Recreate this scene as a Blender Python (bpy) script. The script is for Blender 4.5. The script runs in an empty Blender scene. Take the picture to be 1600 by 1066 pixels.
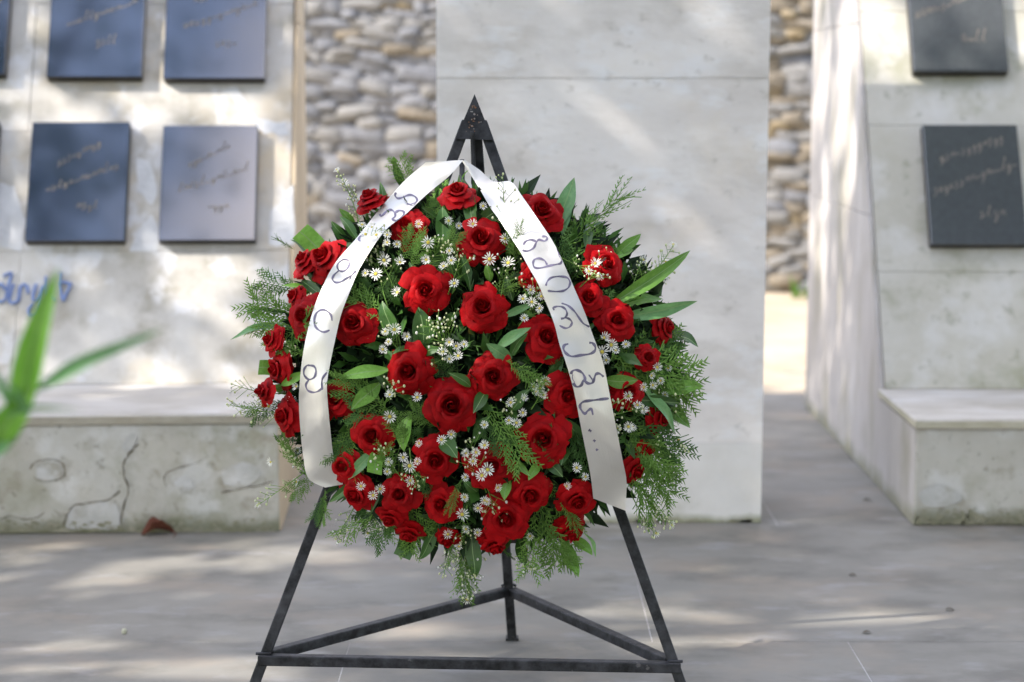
import bpy, bmesh, math, random
from mathutils import Vector, Matrix
from mathutils.bvhtree import BVHTree
R = math.radians
SC = bpy.context.scene
COL = SC.collection
random.seed(7)

# ------------------------------------------------------------------ camera, sky, sun, exposure
FPX, CU, CV, CAMH = 2900.0, 800.0, 533.0, 1.4
PITCH = math.atan(403 / FPX)
cam = bpy.data.cameras.new('camera')
cam.lens, cam.sensor_width, cam.clip_start, cam.clip_end = FPX / 1600 * 36, 36, .05, 2000
cam.dof.use_dof = True
cam.dof.focus_distance = 3.98
cam.dof.aperture_fstop = 2.5
camo = bpy.data.objects.new('camera', cam)
camo.location = (0, 0, CAMH)
camo.rotation_euler = (R(90) - PITCH, 0, 0)
COL.objects.link(camo)
SC.camera = camo

TOSUN = Vector((-.72, -.30, .66)).normalized()
SUN_EL = math.asin(TOSUN.z)
SUN_AZ = math.atan2(TOSUN.x, TOSUN.y)
w = bpy.data.worlds.new('World'); SC.world = w; w.use_nodes = True
nt = w.node_tree; nt.nodes.clear()
wo = nt.nodes.new('ShaderNodeOutputWorld'); bg = nt.nodes.new('ShaderNodeBackground')
sky = nt.nodes.new('ShaderNodeTexSky'); sky.sky_type = 'NISHITA'; sky.sun_disc = False
sky.sun_elevation = SUN_EL; sky.sun_rotation = SUN_AZ
sky.air_density = 1.0; sky.dust_density = .7; sky.ozone_density = 1.5
# thin white clouds over the blue
tc = nt.nodes.new('ShaderNodeTexCoord'); mp = nt.nodes.new('ShaderNodeMapping'); mp.inputs['Scale'].default_value = (1, 1, 2.2); mp.inputs['Location'].default_value = (0, 0, 0)
nz = nt.nodes.new('ShaderNodeTexNoise'); nz.inputs['Scale'].default_value = 2.6; nz.inputs['Detail'].default_value = 6
rp = nt.nodes.new('ShaderNodeValToRGB'); rp.color_ramp.elements[0].position = .50; rp.color_ramp.elements[1].position = .68
rp.color_ramp.elements[0].color = (.03, .03, .03, 1); rp.color_ramp.elements[1].color = (.75, .75, .75, 1)
mx = nt.nodes.new('ShaderNodeMix'); mx.data_type = 'RGBA'; mx.inputs[7].default_value = (17.5, 15.2, 13.6, 1)
nt.links.new(tc.outputs['Generated'], mp.inputs[0]); nt.links.new(mp.outputs[0], nz.inputs['Vector'])
nt.links.new(nz.outputs['Fac'], rp.inputs[0]); nt.links.new(rp.outputs[0], mx.inputs[0])
nt.links.new(sky.outputs[0], mx.inputs[6]); nt.links.new(mx.outputs[2], bg.inputs[0])
bg.inputs[1].default_value = .15
nt.links.new(bg.outputs[0], wo.inputs[0])

sl = bpy.data.lights.new('sun', 'SUN'); sl.energy = 2.2; sl.angle = R(.53); sl.color = (1, .93, .84)
so = bpy.data.objects.new('sun', sl); so.rotation_euler = TOSUN.to_track_quat('Z', 'Y').to_euler(); so.location = (-6, -3, 8)
COL.objects.link(so)
SC.view_settings.view_transform = 'Standard'; SC.view_settings.look = 'None'
SC.view_settings.exposure = 1.8; SC.view_settings.gamma = 1
SC.cycles.max_bounces = 8; SC.cycles.transparent_max_bounces = 8

# ------------------------------------------------------------------ helpers
SP, CP = math.sin(PITCH), math.cos(PITCH)
CAM = Vector((0, 0, CAMH))
def ray(u, v):
    x = (u - CU) / FPX; y = -(v - CV) / FPX
    return Vector((x, CP + y * SP, -SP + y * CP))
def at(u, v, Y):
    d = ray(u, v); return CAM + d * (Y / d.y)
def ground(u, v, z=0):
    d = ray(u, v); return CAM + d * ((z - CAMH) / d.z)
def on_plane(u, v, O, N):
    d = ray(u, v); return CAM + d * ((O - CAM).dot(N) / d.dot(N))

def M(name, color, rough=.6, spec=.5, var=None, scale=6, detail=5, bump=0, bscale=None, stretch=(1, 1, 1), ramp=(.35, .65),
      coord='world', sheen=0, coat=0, metal=0, ior=None, trans=0, randv=0, extra=None, sss=0, moss=None):
    m = bpy.data.materials.new(name); m.use_nodes = True
    n = m.node_tree.nodes; l = m.node_tree.links; b = n['Principled BSDF']
    b.inputs['Base Color'].default_value = (*color, 1); b.inputs['Roughness'].default_value = rough
    b.inputs['Specular IOR Level'].default_value = spec; b.inputs['Metallic'].default_value = metal
    if sheen: b.inputs['Sheen Weight'].default_value = sheen; b.inputs['Sheen Roughness'].default_value = .4
    if coat: b.inputs['Coat Weight'].default_value = coat; b.inputs['Coat Roughness'].default_value = .1
    if ior: b.inputs['IOR'].default_value = ior
    if sss:
        b.inputs['Subsurface Weight'].default_value = sss; b.inputs['Subsurface Radius'].default_value = (.01, .003, .002); b.inputs['Subsurface Scale'].default_value = .6
    if coord == 'world':
        g = n.new('ShaderNodeNewGeometry'); src = g.outputs['Position']
    else:
        g = n.new('ShaderNodeTexCoord'); src = g.outputs['Object']
    mpn = n.new('ShaderNodeMapping'); mpn.inputs['Scale'].default_value = stretch; l.new(src, mpn.inputs[0]); src = mpn.outputs[0]
    cur = None
    if var:
        t = n.new('ShaderNodeTexNoise'); t.inputs['Scale'].default_value = scale; t.inputs['Detail'].default_value = detail; t.inputs['Roughness'].default_value = .62
        l.new(src, t.inputs['Vector'])
        r = n.new('ShaderNodeValToRGB'); r.color_ramp.elements[0].position = ramp[0]; r.color_ramp.elements[1].position = ramp[1]
        r.color_ramp.elements[0].color = (*color, 1); r.color_ramp.elements[1].color = (*var, 1)
        l.new(t.outputs['Fac'], r.inputs[0]); cur = r.outputs[0]
    if extra:
        for (col, sc, st, lo, hi, amt) in extra:
            t = n.new('ShaderNodeTexNoise'); t.inputs['Scale'].default_value = sc; t.inputs['Detail'].default_value = 6; t.inputs['Roughness'].default_value = .6
            m2 = n.new('ShaderNodeMapping'); m2.inputs['Scale'].default_value = st; m2.inputs['Location'].default_value = (sc, 3.1 * sc, 7)
            l.new(g.outputs['Position'] if coord == 'world' else g.outputs['Object'], m2.inputs[0]); l.new(m2.outputs[0], t.inputs['Vector'])
            r = n.new('ShaderNodeMapRange'); r.inputs[1].default_value = lo; r.inputs[2].default_value = hi; r.inputs[4].default_value = amt
            l.new(t.outputs['Fac'], r.inputs[0])
            x = n.new('ShaderNodeMix'); x.data_type = 'RGBA'; x.inputs[7].default_value = (*col, 1); x.inputs[6].default_value = (*color, 1)
            l.new(r.outputs[0], x.inputs[0])
            if cur: l.new(cur, x.inputs[6])
            cur = x.outputs[2]
    if moss:
        mc, mh, ma = moss
        sx = n.new('ShaderNodeSeparateXYZ'); l.new(g.outputs['Position'], sx.inputs[0])
        t = n.new('ShaderNodeTexNoise'); t.inputs['Scale'].default_value = 7; t.inputs['Detail'].default_value = 7; t.inputs['Roughness'].default_value = .7; l.new(g.outputs['Position'], t.inputs['Vector'])
        r1 = n.new('ShaderNodeMapRange'); r1.inputs[1].default_value = 0; r1.inputs[2].default_value = mh; r1.inputs[3].default_value = .55; r1.inputs[4].default_value = -.1; l.new(sx.outputs[2], r1.inputs[0])
        ad = n.new('ShaderNodeMath'); ad.operation = 'ADD'; l.new(r1.outputs[0], ad.inputs[0]); l.new(t.outputs['Fac'], ad.inputs[1])
        r = n.new('ShaderNodeMapRange'); r.inputs[1].default_value = .62; r.inputs[2].default_value = .95; r.inputs[4].default_value = ma; l.new(ad.outputs[0], r.inputs[0])
        x = n.new('ShaderNodeMix'); x.data_type = 'RGBA'; x.inputs[7].default_value = (*mc, 1); l.new(r.outputs[0], x.inputs[0]); l.new(cur, x.inputs[6]); cur = x.outputs[2]
    if randv:
        oi = n.new('ShaderNodeObjectInfo'); hs = n.new('ShaderNodeHueSaturation')
        r = n.new('ShaderNodeMapRange'); r.inputs[3].default_value = 1 - randv; r.inputs[4].default_value = 1 + randv
        l.new(oi.outputs['Random'], r.inputs[0]); l.new(r.outputs[0], hs.inputs['Value'])
        hs.inputs['Color'].default_value = (*color, 1)
        if cur: l.new(cur, hs.inputs['Color'])
        cur = hs.outputs[0]
    if cur: l.new(cur, b.inputs['Base Color'])
    if bump:
        t = n.new('ShaderNodeTexNoise'); t.inputs['Scale'].default_value = bscale or scale * 4; t.inputs['Detail'].default_value = 6
        l.new(src, t.inputs['Vector']); bp = n.new('ShaderNodeBump'); bp.inputs['Strength'].default_value = bump; bp.inputs['Distance'].default_value = .01
        l.new(t.outputs['Fac'], bp.inputs['Height']); l.new(bp.outputs[0], b.inputs['Normal'])
    if trans:
        out = n['Material Output']; tr = n.new('ShaderNodeBsdfTranslucent'); ms = n.new('ShaderNodeMixShader'); ms.inputs[0].default_value = trans
        tr.inputs[0].default_value = (*color, 1)
        if cur: l.new(cur, tr.inputs[0])
        l.new(b.outputs[0], ms.inputs[1]); l.new(tr.outputs[0], ms.inputs[2]); l.new(ms.outputs[0], out.inputs[0])
    return m

def mesh_obj(name, verts, faces, mat, parent=None, smooth=False, mats=None, fmat=None):
    me = bpy.data.meshes.new(name); me.from_pydata([tuple(v) for v in verts], [], faces); me.update()
    for mm in (mats or [mat]): me.materials.append(mm)
    if fmat:
        for p, i in zip(me.polygons, fmat): p.material_index = i
    if smooth:
        for p in me.polygons: p.use_smooth = True
    return link(name, me, parent)
def link(name, me, parent=None, mat4=None):
    o = bpy.data.objects.new(name, me); COL.objects.link(o)
    if parent: o.parent = parent
    if mat4 is not None: o.matrix_local = mat4
    return o
def empty(name, loc=(0, 0, 0)):
    o = bpy.data.objects.new(name, None); COL.objects.link(o); o.location = loc; o.empty_display_size = .1; return o
def tag(o, label=None, cat=None, group=None, kind=None):
    if label: o['label'] = label
    if cat: o['category'] = cat
    if group: o['group'] = group
    if kind: o['kind'] = kind
    return o
def box_data(x0, x1, y0, y1, z0, z1):
    v = [(x, y, z) for x in (x0, x1) for y in (y0, y1) for z in (z0, z1)]
    f = [(0, 1, 3, 2), (4, 6, 7, 5), (0, 4, 5, 1), (2, 3, 7, 6), (0, 2, 6, 4), (1, 5, 7, 3)]
    return v, f
def bevel_obj(o, wd=.006, seg=1):
    bm = bmesh.new(); bm.from_mesh(o.data)
    bmesh.ops.recalc_face_normals(bm, faces=bm.faces[:])
    bmesh.ops.bevel(bm, geom=bm.edges[:], offset=wd, segments=seg, affect='EDGES', profile=.5)
    bm.to_mesh(o.data); bm.free(); return o
def box(name, x0, x1, y0, y1, z0, z1, mat, parent=None, bv=0):
    v, f = box_data(x0, x1, y0, y1, z0, z1); o = mesh_obj(name, v, f, mat, parent)
    if bv: bevel_obj(o, bv)
    return o
def frame_box(name, O, U, V, N, u0, u1, v0, v1, n0, n1, mat, parent=None, bv=0):
    v, f = box_data(u0, u1, v0, v1, n0, n1)
    o = mesh_obj(name, [O + U * a + V * b + N * c for a, b, c in v], f, mat, parent)
    if bv: bevel_obj(o, bv)
    return o
def tube_data(pts, rad, sides=6, closed_ends=True):
    vs, fs = [], []
    n = len(pts); ref = Vector((0, 0, 1))
    for i, p in enumerate(pts):
        t = (pts[min(i + 1, n - 1)] - pts[max(i - 1, 0)]).normalized()
        if abs(t.dot(ref)) > .95: ref = Vector((1, 0, 0))
        a = t.cross(ref).normalized(); b = t.cross(a).normalized()
        r = rad[i] if isinstance(rad, (list, tuple)) else rad
        for k in range(sides):
            an = 2 * math.pi * k / sides + math.pi / sides
            vs.append(p + a * (math.cos(an) * r) + b * (math.sin(an) * r))
    for i in range(n - 1):
        for k in range(sides):
            k2 = (k + 1) % sides
            fs.append((i * sides + k, i * sides + k2, (i + 1) * sides + k2, (i + 1) * sides + k))
    if closed_ends:
        fs.append(tuple(range(sides))[::-1]); fs.append(tuple(range((n - 1) * sides, n * sides)))
    return vs, fs
class Acc:
    def __init__(s): s.v = []; s.f = []; s.m = []
    def add(s, v, f, m=0):
        o = len(s.v); s.v += list(v); s.f += [tuple(i + o for i in q) for q in f]; s.m += [m] * len(f)
    def obj(s, name, mats, parent=None, smooth=False):
        return mesh_obj(name, s.v, s.f, None, parent, smooth, mats, s.m)
    def mesh(s, name, mats, smooth=False):
        me = bpy.data.meshes.new(name); me.from_pydata([tuple(v) for v in s.v], [], s.f); me.update()
        for mm in mats: me.materials.append(mm)
        me.polygons.foreach_set('material_index', s.m)
        if smooth: me.polygons.foreach_set('use_smooth', [True] * len(s.f))
        return me
def beam(name, A, B, wd, mat, parent, up=Vector((0, -1, 0)), bv=.003):
    """square section tube from A to B, one face square to 'up'"""
    t = (B - A); L = t.length; t.normalize(); a = t.cross(up).normalized(); b = a.cross(t).normalized()
    h = wd / 2
    v, f = box_data(-h, h, -h, h, 0, L)
    o = mesh_obj(name, [A + a * x + b * y + t * z for x, y, z in v], f, mat, parent)
    return bevel_obj(o, bv, 2)

# ------------------------------------------------------------------ materials
stone_lt = (.50, .475, .44)
m_pillar = M('pillar limestone', (.72, .68, .645), .7, .3, var=(.82, .79, .76), scale=3.2, stretch=(.8, 1, 1.6), bump=.25, bscale=18,
             extra=[((.56, .52, .475), 2.6, (1, 1, 2.2), .50, .68, .7), ((.74, .64, .48), 1.3, (1, 1, 1), .57, .70, .5), ((.82, .82, .83), 5, (1, 1, 2.4), .55, .68, .7), ((.36, .33, .28), 14, (1, 1, 1.5), .60, .70, .4)])
m_base = M('pillar plinth limestone', (.64, .62, .58), .75, .3, var=(.74, .72, .69), scale=4, bump=.3, bscale=20,
           extra=[((.36, .36, .27), 5, (1, 1, 1), .56, .72, .5)], moss=((.20, .21, .10), .05, .8))
m_clad = M('marble cladding', (.43, .405, .36), .6, .35, var=(.63, .605, .56), scale=3.4, bump=.2, bscale=14,
           extra=[((.30, .27, .20), 5.5, (1, 1, 1), .52, .66, .6), ((.56, .43, .24), 2.3, (1, 1, 1), .53, .66, .5), ((.70, .70, .71), 7, (1, 1, 1), .54, .64, .7)])
m_clad_r = M('mossy marble cladding', (.47, .45, .375), .65, .35, var=(.58, .56, .50), scale=3.4, bump=.2, bscale=14,
           extra=[((.25, .25, .14), 3.6, (1, 1, 1), .50, .66, .65), ((.64, .63, .60), 6, (1, 1, 1), .52, .66, .6), ((.20, .20, .12), 16, (1, 1, 1), .60, .68, .4)])
m_bench = M('weathered bench stone', (.44, .42, .365), .8, .25, var=(.50, .485, .44), scale=5, bump=.5, bscale=16,
            extra=[((.26, .255, .17), 4, (1, 1, 1), .52, .68, .6), ((.60, .595, .575), 4.5, (1, 1, 1), .54, .62, .65), ((.25, .22, .16), 9, (1, 1, 1), .54, .66, .6), ((.18, .16, .12), 30, (1, 1, 1), .60, .68, .5)], moss=((.15, .155, .08), .10, .8))
m_benchtop = M('worn bench slab', (.42, .39, .34), .65, .3, var=(.54, .51, .46), scale=4, stretch=(.5, 2, 1), bump=.15,
            extra=[((.29, .25, .18), 4, (.6, 1.6, 1), .50, .68, .6), ((.66, .65, .63), 5, (.6, 1.6, 1), .55, .66, .5)])
m_edge = M('bench slab edge', (.33, .30, .235), .7, .3, var=(.42, .39, .32), scale=9, bump=.3)
m_edge_r = M('pale mossy slab edge', (.50, .47, .37), .7, .3, var=(.40, .37, .27), scale=12, bump=.3)
m_side = M('smooth side marble', (.42, .39, .365), .6, .3, var=(.51, .48, .455), scale=3.2, stretch=(1, 1, .5), bump=.25,
           extra=[((.27, .25, .17), 4, (1, 1, .35), .50, .66, .65), ((.60, .57, .55), 6, (1, 1, .4), .56, .68, .5)], moss=((.20, .20, .12), .10, .7))
m_tan = M('tan sandstone side', (.46, .365, .25), .75, .25, var=(.55, .45, .32), scale=3, stretch=(1, 1, .4), bump=.2)
m_plaster = M('pale cement repair', (.56, .56, .56), .8, .2, var=(.68, .68, .68), scale=14, bump=.4)
m_old = M('old cement repair', (.42, .415, .385), .85, .2, var=(.55, .545, .53), scale=9, bump=.5, extra=[((.34, .32, .26), 16, (1, 1, 1), .5, .66, .8)])
m_crack = M('crack line', (.13, .11, .075), .9, .1, var=(.08, .07, .05), scale=20)
m_moss = M('moss crust', (.20, .20, .12), .95, .1, var=(.33, .31, .24), scale=14, bump=.6)
m_floor = M('grey paving stone', (.184, .175, .152), .62, .35, var=(.240, .230, .203), scale=2.4, stretch=(.8, 1.1, 1), bump=.18, bscale=22, randv=.02,
            extra=[((.128, .122, .105), 3.6, (.8, 1.2, 1), .48, .64, .7), ((.28, .238, .19), 3.0, (.8, 1.1, 1), .50, .66, .6), ((.31, .305, .30), 7, (.6, 1.2, 1), .56, .68, .5), ((.18, .165, .15), 26, (.8, 1, 1), .62, .70, .35)])
m_grout = M('pale grout', (.50, .49, .47), .9, .2, var=(.30, .28, .26), scale=3, ramp=(.42, .56))
m_sand = M('dry sandy ground', (.52, .44, .33), .95, .1, var=(.40, .33, .24), scale=2.2, bump=.6, bscale=30)
m_plaque = M('polished black granite', (.014, .022, .046), .07, .5, var=(.020, .030, .060), scale=60, ior=2.1, coord='object')  # blue in the base colour stands in for reflected sky
m_plaque_r = M('grey green polished granite', (.060, .066, .070), .16, .5, var=(.075, .082, .087), scale=50, ior=1.9, coord='object')  # lighter grey green base stands in for trees mirrored in the polish
m_plaque_side = M('honed granite edge', (.02, .017, .014), .5, .4, var=(.03, .026, .02), scale=30)
m_gold = M('dulled gilt lettering', (.25, .215, .17), .55, .4, var=(.12, .11, .10), scale=30)
m_blue = M('blue painted lettering', (.22, .30, .55), .5, .4, var=(.16, .23, .46), scale=30)
m_iron = M('black painted steel', (.006, .0065, .0075), .5, .3, var=(.045, .046, .052), scale=30, bump=.12, bscale=120, coord='object',
           extra=[((.16, .15, .15), 42, (1, 1, 1), .66, .70, .5)])
m_chip = M('chipped paint and rust', (.30, .28, .27), .7, .4, var=(.20, .09, .04), scale=80, ramp=(.45, .55))
m_petal = M('red rose petal', (.25, .0008, .0025), .6, .12, var=(.40, .0015, .004), scale=2.2, sheen=.0, coord='object', bump=.12, bscale=6, stretch=(1, 1, 1), trans=.08, randv=.16)
m_white = M('white aster petal', (.80, .80, .74), .6, .3, var=(.70, .71, .62), scale=200, trans=.15, randv=.1)
m_yellow = M('yellow aster centre', (.62, .50, .08), .8, .2, var=(.45, .38, .06), scale=300)
m_bud = M('pale green bud', (.50, .56, .26), .7, .3, var=(.62, .64, .42), scale=120)
m_leafd = M('dark glossy leaf', (.045, .12, .022), .36, .5, var=(.055, .14, .025), scale=18, bump=.1, bscale=60, trans=.15, randv=.3, coord='object')
m_leafl = M('light green leaf', (.13, .31, .035), .42, .45, var=(.19, .40, .06), scale=14, bump=.1, bscale=60, trans=.25, randv=.25, coord='object')
m_leafg = M('grey green leaf', (.11, .26, .09), .4, .5, var=(.16, .34, .12), scale=14, trans=.2, randv=.15, coord='object')
m_midrib = M('leaf midrib', (.22, .34, .13), .5, .4)
m_fern = M('bright green frond', (.11, .235, .04), .75, .15, var=(.20, .35, .08), scale=25, trans=.2, randv=.25, coord='object')
m_fernd = M('deep green frond', (.055, .13, .03), .75, .15, var=(.10, .20, .055), scale=25, trans=.15, randv=.25, coord='object')
m_fill = M('dark inner foliage', (.008, .022, .007), .6, .2, var=(.016, .036, .011), scale=30)  # dark green taken near black to paint shade between the blooms
m_foam = M('dark green floral foam', (.005, .010, .005), .95, .05, var=(.008, .014, .007), scale=60)  # same gap shade put into the foam colour
m_tray = M('dark brown plastic tray', (.045, .035, .032), .45, .4)
m_ribbon = M('white satin ribbon', (.74, .715, .665), .36, .6, var=(.67, .645, .595), scale=3, coord='object', trans=.04, metal=.6)
m_ink = M('violet marker ink', (.20, .18, .27), .5, .4, var=(.08, .07, .11), scale=40, coord='object')
m_bark = M('tree bark', (.12, .10, .08), .9, .1, var=(.07, .06, .05), scale=8, bump=.6)
m_crown = M('tree leaf', (.06, .12, .03), .5, .4, var=(.09, .16, .04), scale=3, trans=.15)
m_dry = M('dry brown leaf', (.11, .035, .022), .8, .2, var=(.17, .065, .04), scale=25, bump=.4)
m_fgleaf = M('fresh oleander leaf', (.12, .30, .03), .45, .4, var=(.17, .36, .05), scale=8, trans=.3)
m_fggrey = M('shaded oleander leaf', (.10, .25, .09), .45, .4, var=(.15, .30, .13), scale=8, trans=.25)  # greyer, slightly duller green than the fresh leaf
def stone_mat(name, c, v):
    c = (c[0] * .57, c[1] * .585, c[2] * .605); v = (v[0] * .60, v[1] * .615, v[2] * .635)
    return M(name, c, .85, .2, var=v, scale=9, bump=.5, bscale=30, randv=.09,
                                    extra=[((c[0] * .55, c[1] * .52, c[2] * .48), 12, (1, 1, 1), .56, .70, .6)])
m_st = [stone_mat('blue grey fieldstone', (.30, .30, .315), (.39, .39, .40)), stone_mat('pale fieldstone', (.36, .345, .325), (.44, .42, .39)),
        stone_mat('tan fieldstone', (.36, .30, .22), (.44, .38, .30)), stone_mat('ochre fieldstone', (.42, .32, .18), (.48, .40, .28))]
m_gap = M('rubble core and earth', (.15, .14, .13), .95, .1, var=(.09, .085, .075), scale=12)

# ------------------------------------------------------------------ ground and paving
g = mesh_obj('ground', [(-600, -600, -.012), (600, -600, -.012), (600, 1200, -.012), (-600, 1200, -.012)], [(0, 1, 2, 3)], m_sand)
tag(g, kind='structure')
FLOOR_END = 8.35
lw = mesh_obj('lawn', [(-600, -600, -.004), (600, -600, -.004), (600, -1.9, -.004), (-600, -1.9, -.004), (-600, -1.9, -.004), (-5.2, -1.9, -.004), (-5.2, 13.2, -.004), (-600, 13.2, -.004),
                       (5.2, -1.9, -.004), (600, -1.9, -.004), (600, 13.2, -.004), (5.2, 13.2, -.004), (-600, 13.2, -.004), (600, 13.2, -.004), (600, 1200, -.004), (-600, 1200, -.004)],
              [(0, 1, 2, 3), (4, 5, 6, 7), (8, 9, 10, 11), (12, 13, 14, 15)], M('short grass lawn', (.035, .065, .018), .9, .1, var=(.06, .09, .03), scale=9, bump=.5))  # unseen lawn, added dark to cut light bouncing off the sand
tag(lw, kind='structure')
pav = empty('pavement', (0, 3, 0)); tag(pav, kind='structure')
gr = box('grout_bed', -5.2, 5.2, -1.9, FLOOR_END + .004, -.16, -.0009, m_grout, pav); gr.location = (0, -3, 0)
rows = [-1.90, -.45, .80, 2.05, 3.30, 4.545, 5.80, 7.05, FLOOR_END]
for i in range(len(rows) - 1):
    off = .355 if i % 2 == 1 else -.41
    if i == 4: off = -.41
    if i == 5: off = .355
    pitch = 2.52 if i == 5 else 1.26
    x = off - pitch * (2 if i == 5 else 4)
    while x < 5.0:
        rz = random.uniform(-.0004, .0004)
        o = box('slab', x + .0012, x + pitch - .0012, rows[i] + .0012, rows[i + 1] - .0012, -.05, rz, m_floor, pav, .0008)
        o.location = (0, -3, 0)
        x += pitch

# ------------------------------------------------------------------ dry stone wall at the back
wall = empty('dry_stone_wall', (0, 12.6, 0))
tag(wall, 'rough dry laid fieldstone wall behind the pale central pillar', 'stone wall')
box('rubble_core', -3.9, 4.3, .0, .5, -.02, 2.62, m_gap, wall)
def blob_mesh(name, seed):
    rr = random.Random(seed); vs, fs = [], []
    nu, nv = 10, 5; e = .58
    sg = lambda a, p: math.copysign(abs(a) ** p, a)
    for j in range(1, nv):
        ph = -math.pi / 2 + math.pi * j / nv
        for i in range(nu):
            th = 2 * math.pi * i / nu + .2
            k = 1 + rr.uniform(-.17, .17) + .12 * math.sin(2 * th + seed) * math.cos(seed * 1.7)
            vs.append((.5 * sg(math.cos(ph), .42) * sg(math.cos(th), e) * k, .5 * sg(math.sin(ph), .8) * rr.uniform(.85, 1.1), .5 * sg(math.cos(ph), .42) * sg(math.sin(th), e) * k))
    vs += [(rr.uniform(-.1, .1), -.5, rr.uniform(-.1, .1)), (0, .5, 0)]
    for j in range(nv - 2):
        for i in range(nu):
            i2 = (i + 1) % nu; fs.append((j * nu + i, j * nu + i2, (j + 1) * nu + i2, (j + 1) * nu + i))
    b, t = len(vs) - 2, len(vs) - 1
    for i in range(nu):
        i2 = (i + 1) % nu; fs.append((b, i2, i)); fs.append((t, (nv - 2) * nu + i, (nv - 2) * nu + i2))
    return vs, fs
blobs = [blob_mesh('stone', s) for s in range(7)]
bmesh_cache = {}
def blob_me(k, mi):
    if (k, mi) not in bmesh_cache:
        me = bpy.data.meshes.new('stone'); me.from_pydata(blobs[k][0], [], blobs[k][1]); me.materials.append(m_st[mi])
        me.polygons.foreach_set('use_smooth', [True] * len(me.polygons)); me.update()
        bmesh_cache[(k, mi)] = me
    return bmesh_cache[(k, mi)]
rest = Acc(); rr = random.Random(3); z = 0.0; nst = 0
while z < 2.55:
    rh = rr.uniform(.045, .085); x = -3.85 + rr.uniform(-.1, 0)
    while x < 4.25:
        wd = rr.uniform(.09, .29); hh = rh * rr.uniform(1.05, 1.55)
        cx = x + wd / 2; cz = z + rh / 2 + rr.uniform(-.02, .02)
        warm = cx > 1.0
        mi = rr.choices([0, 1, 2, 3], [.12, .52, .30, .06] if warm else [.60, .33, .06, .01])[0]
        vis = (-1.45 < cx < -.42 or 1.66 < cx < 2.22) and z < 2.08
        mt = Matrix.Translation((cx, -.02 + rr.uniform(-.02, .02), cz)) @ Matrix.Rotation(rr.uniform(-.24, .24), 4, 'Y') @ Matrix.Diagonal((wd * 1.2, .10, hh * 1.1, 1))
        k = rr.randrange(7)
        if vis and nst < 298:
            link('stone', blob_me(k, mi), wall, mt); nst += 1
        else:
            rest.add([mt @ Vector(v) for v in blobs[k][0]], blobs[k][1], mi)
        x += wd
    z += rh * .94
so_ = rest.obj('stone_mass', m_st, wall, True); so_['kind'] = 'stuff'

# ------------------------------------------------------------------ central pillar
pil = empty('stone_pillar', (.282, 6.05, 0))
tag(pil, 'tall pale limestone pillar standing directly behind the wreath', 'pillar')
def zpix(v, Y): return at(800, v, Y).z
PY = 5.83
zs = [0, zpix(692, PY), zpix(122, PY), zpix(122, PY) + .66, zpix(122, PY) + 1.3]
for i in range(4):
    o = box('stone_block', -.517, .518, -.22, .24, zs[i] + (.0004 if i else 0), zs[i + 1] - .0004, m_pillar if i else m_base, pil, .0008)
    if i in (1, 3): o.location.y = .002
box('joint_filler', -.51, .511, -.212, .232, .01, zs[-1] - .01, m_grout, pil)
a = Acc(); r2 = random.Random(5)
for k in range(46):
    x = r2.uniform(-.5, .5); s = r2.uniform(.004, .012)
    pts = [(x + math.cos(t) * s * 1.5 * r2.uniform(.6, 1), -.2235, max(0.001, s * .5 + math.sin(t) * s * .6)) for t in [i * math.pi / 3 for i in range(6)]]
    a.add(pts, [(5, 4, 3, 2, 1, 0)])
o = a.obj('moss_fringe', [m_moss], pil); o['kind'] = 'stuff'

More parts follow.
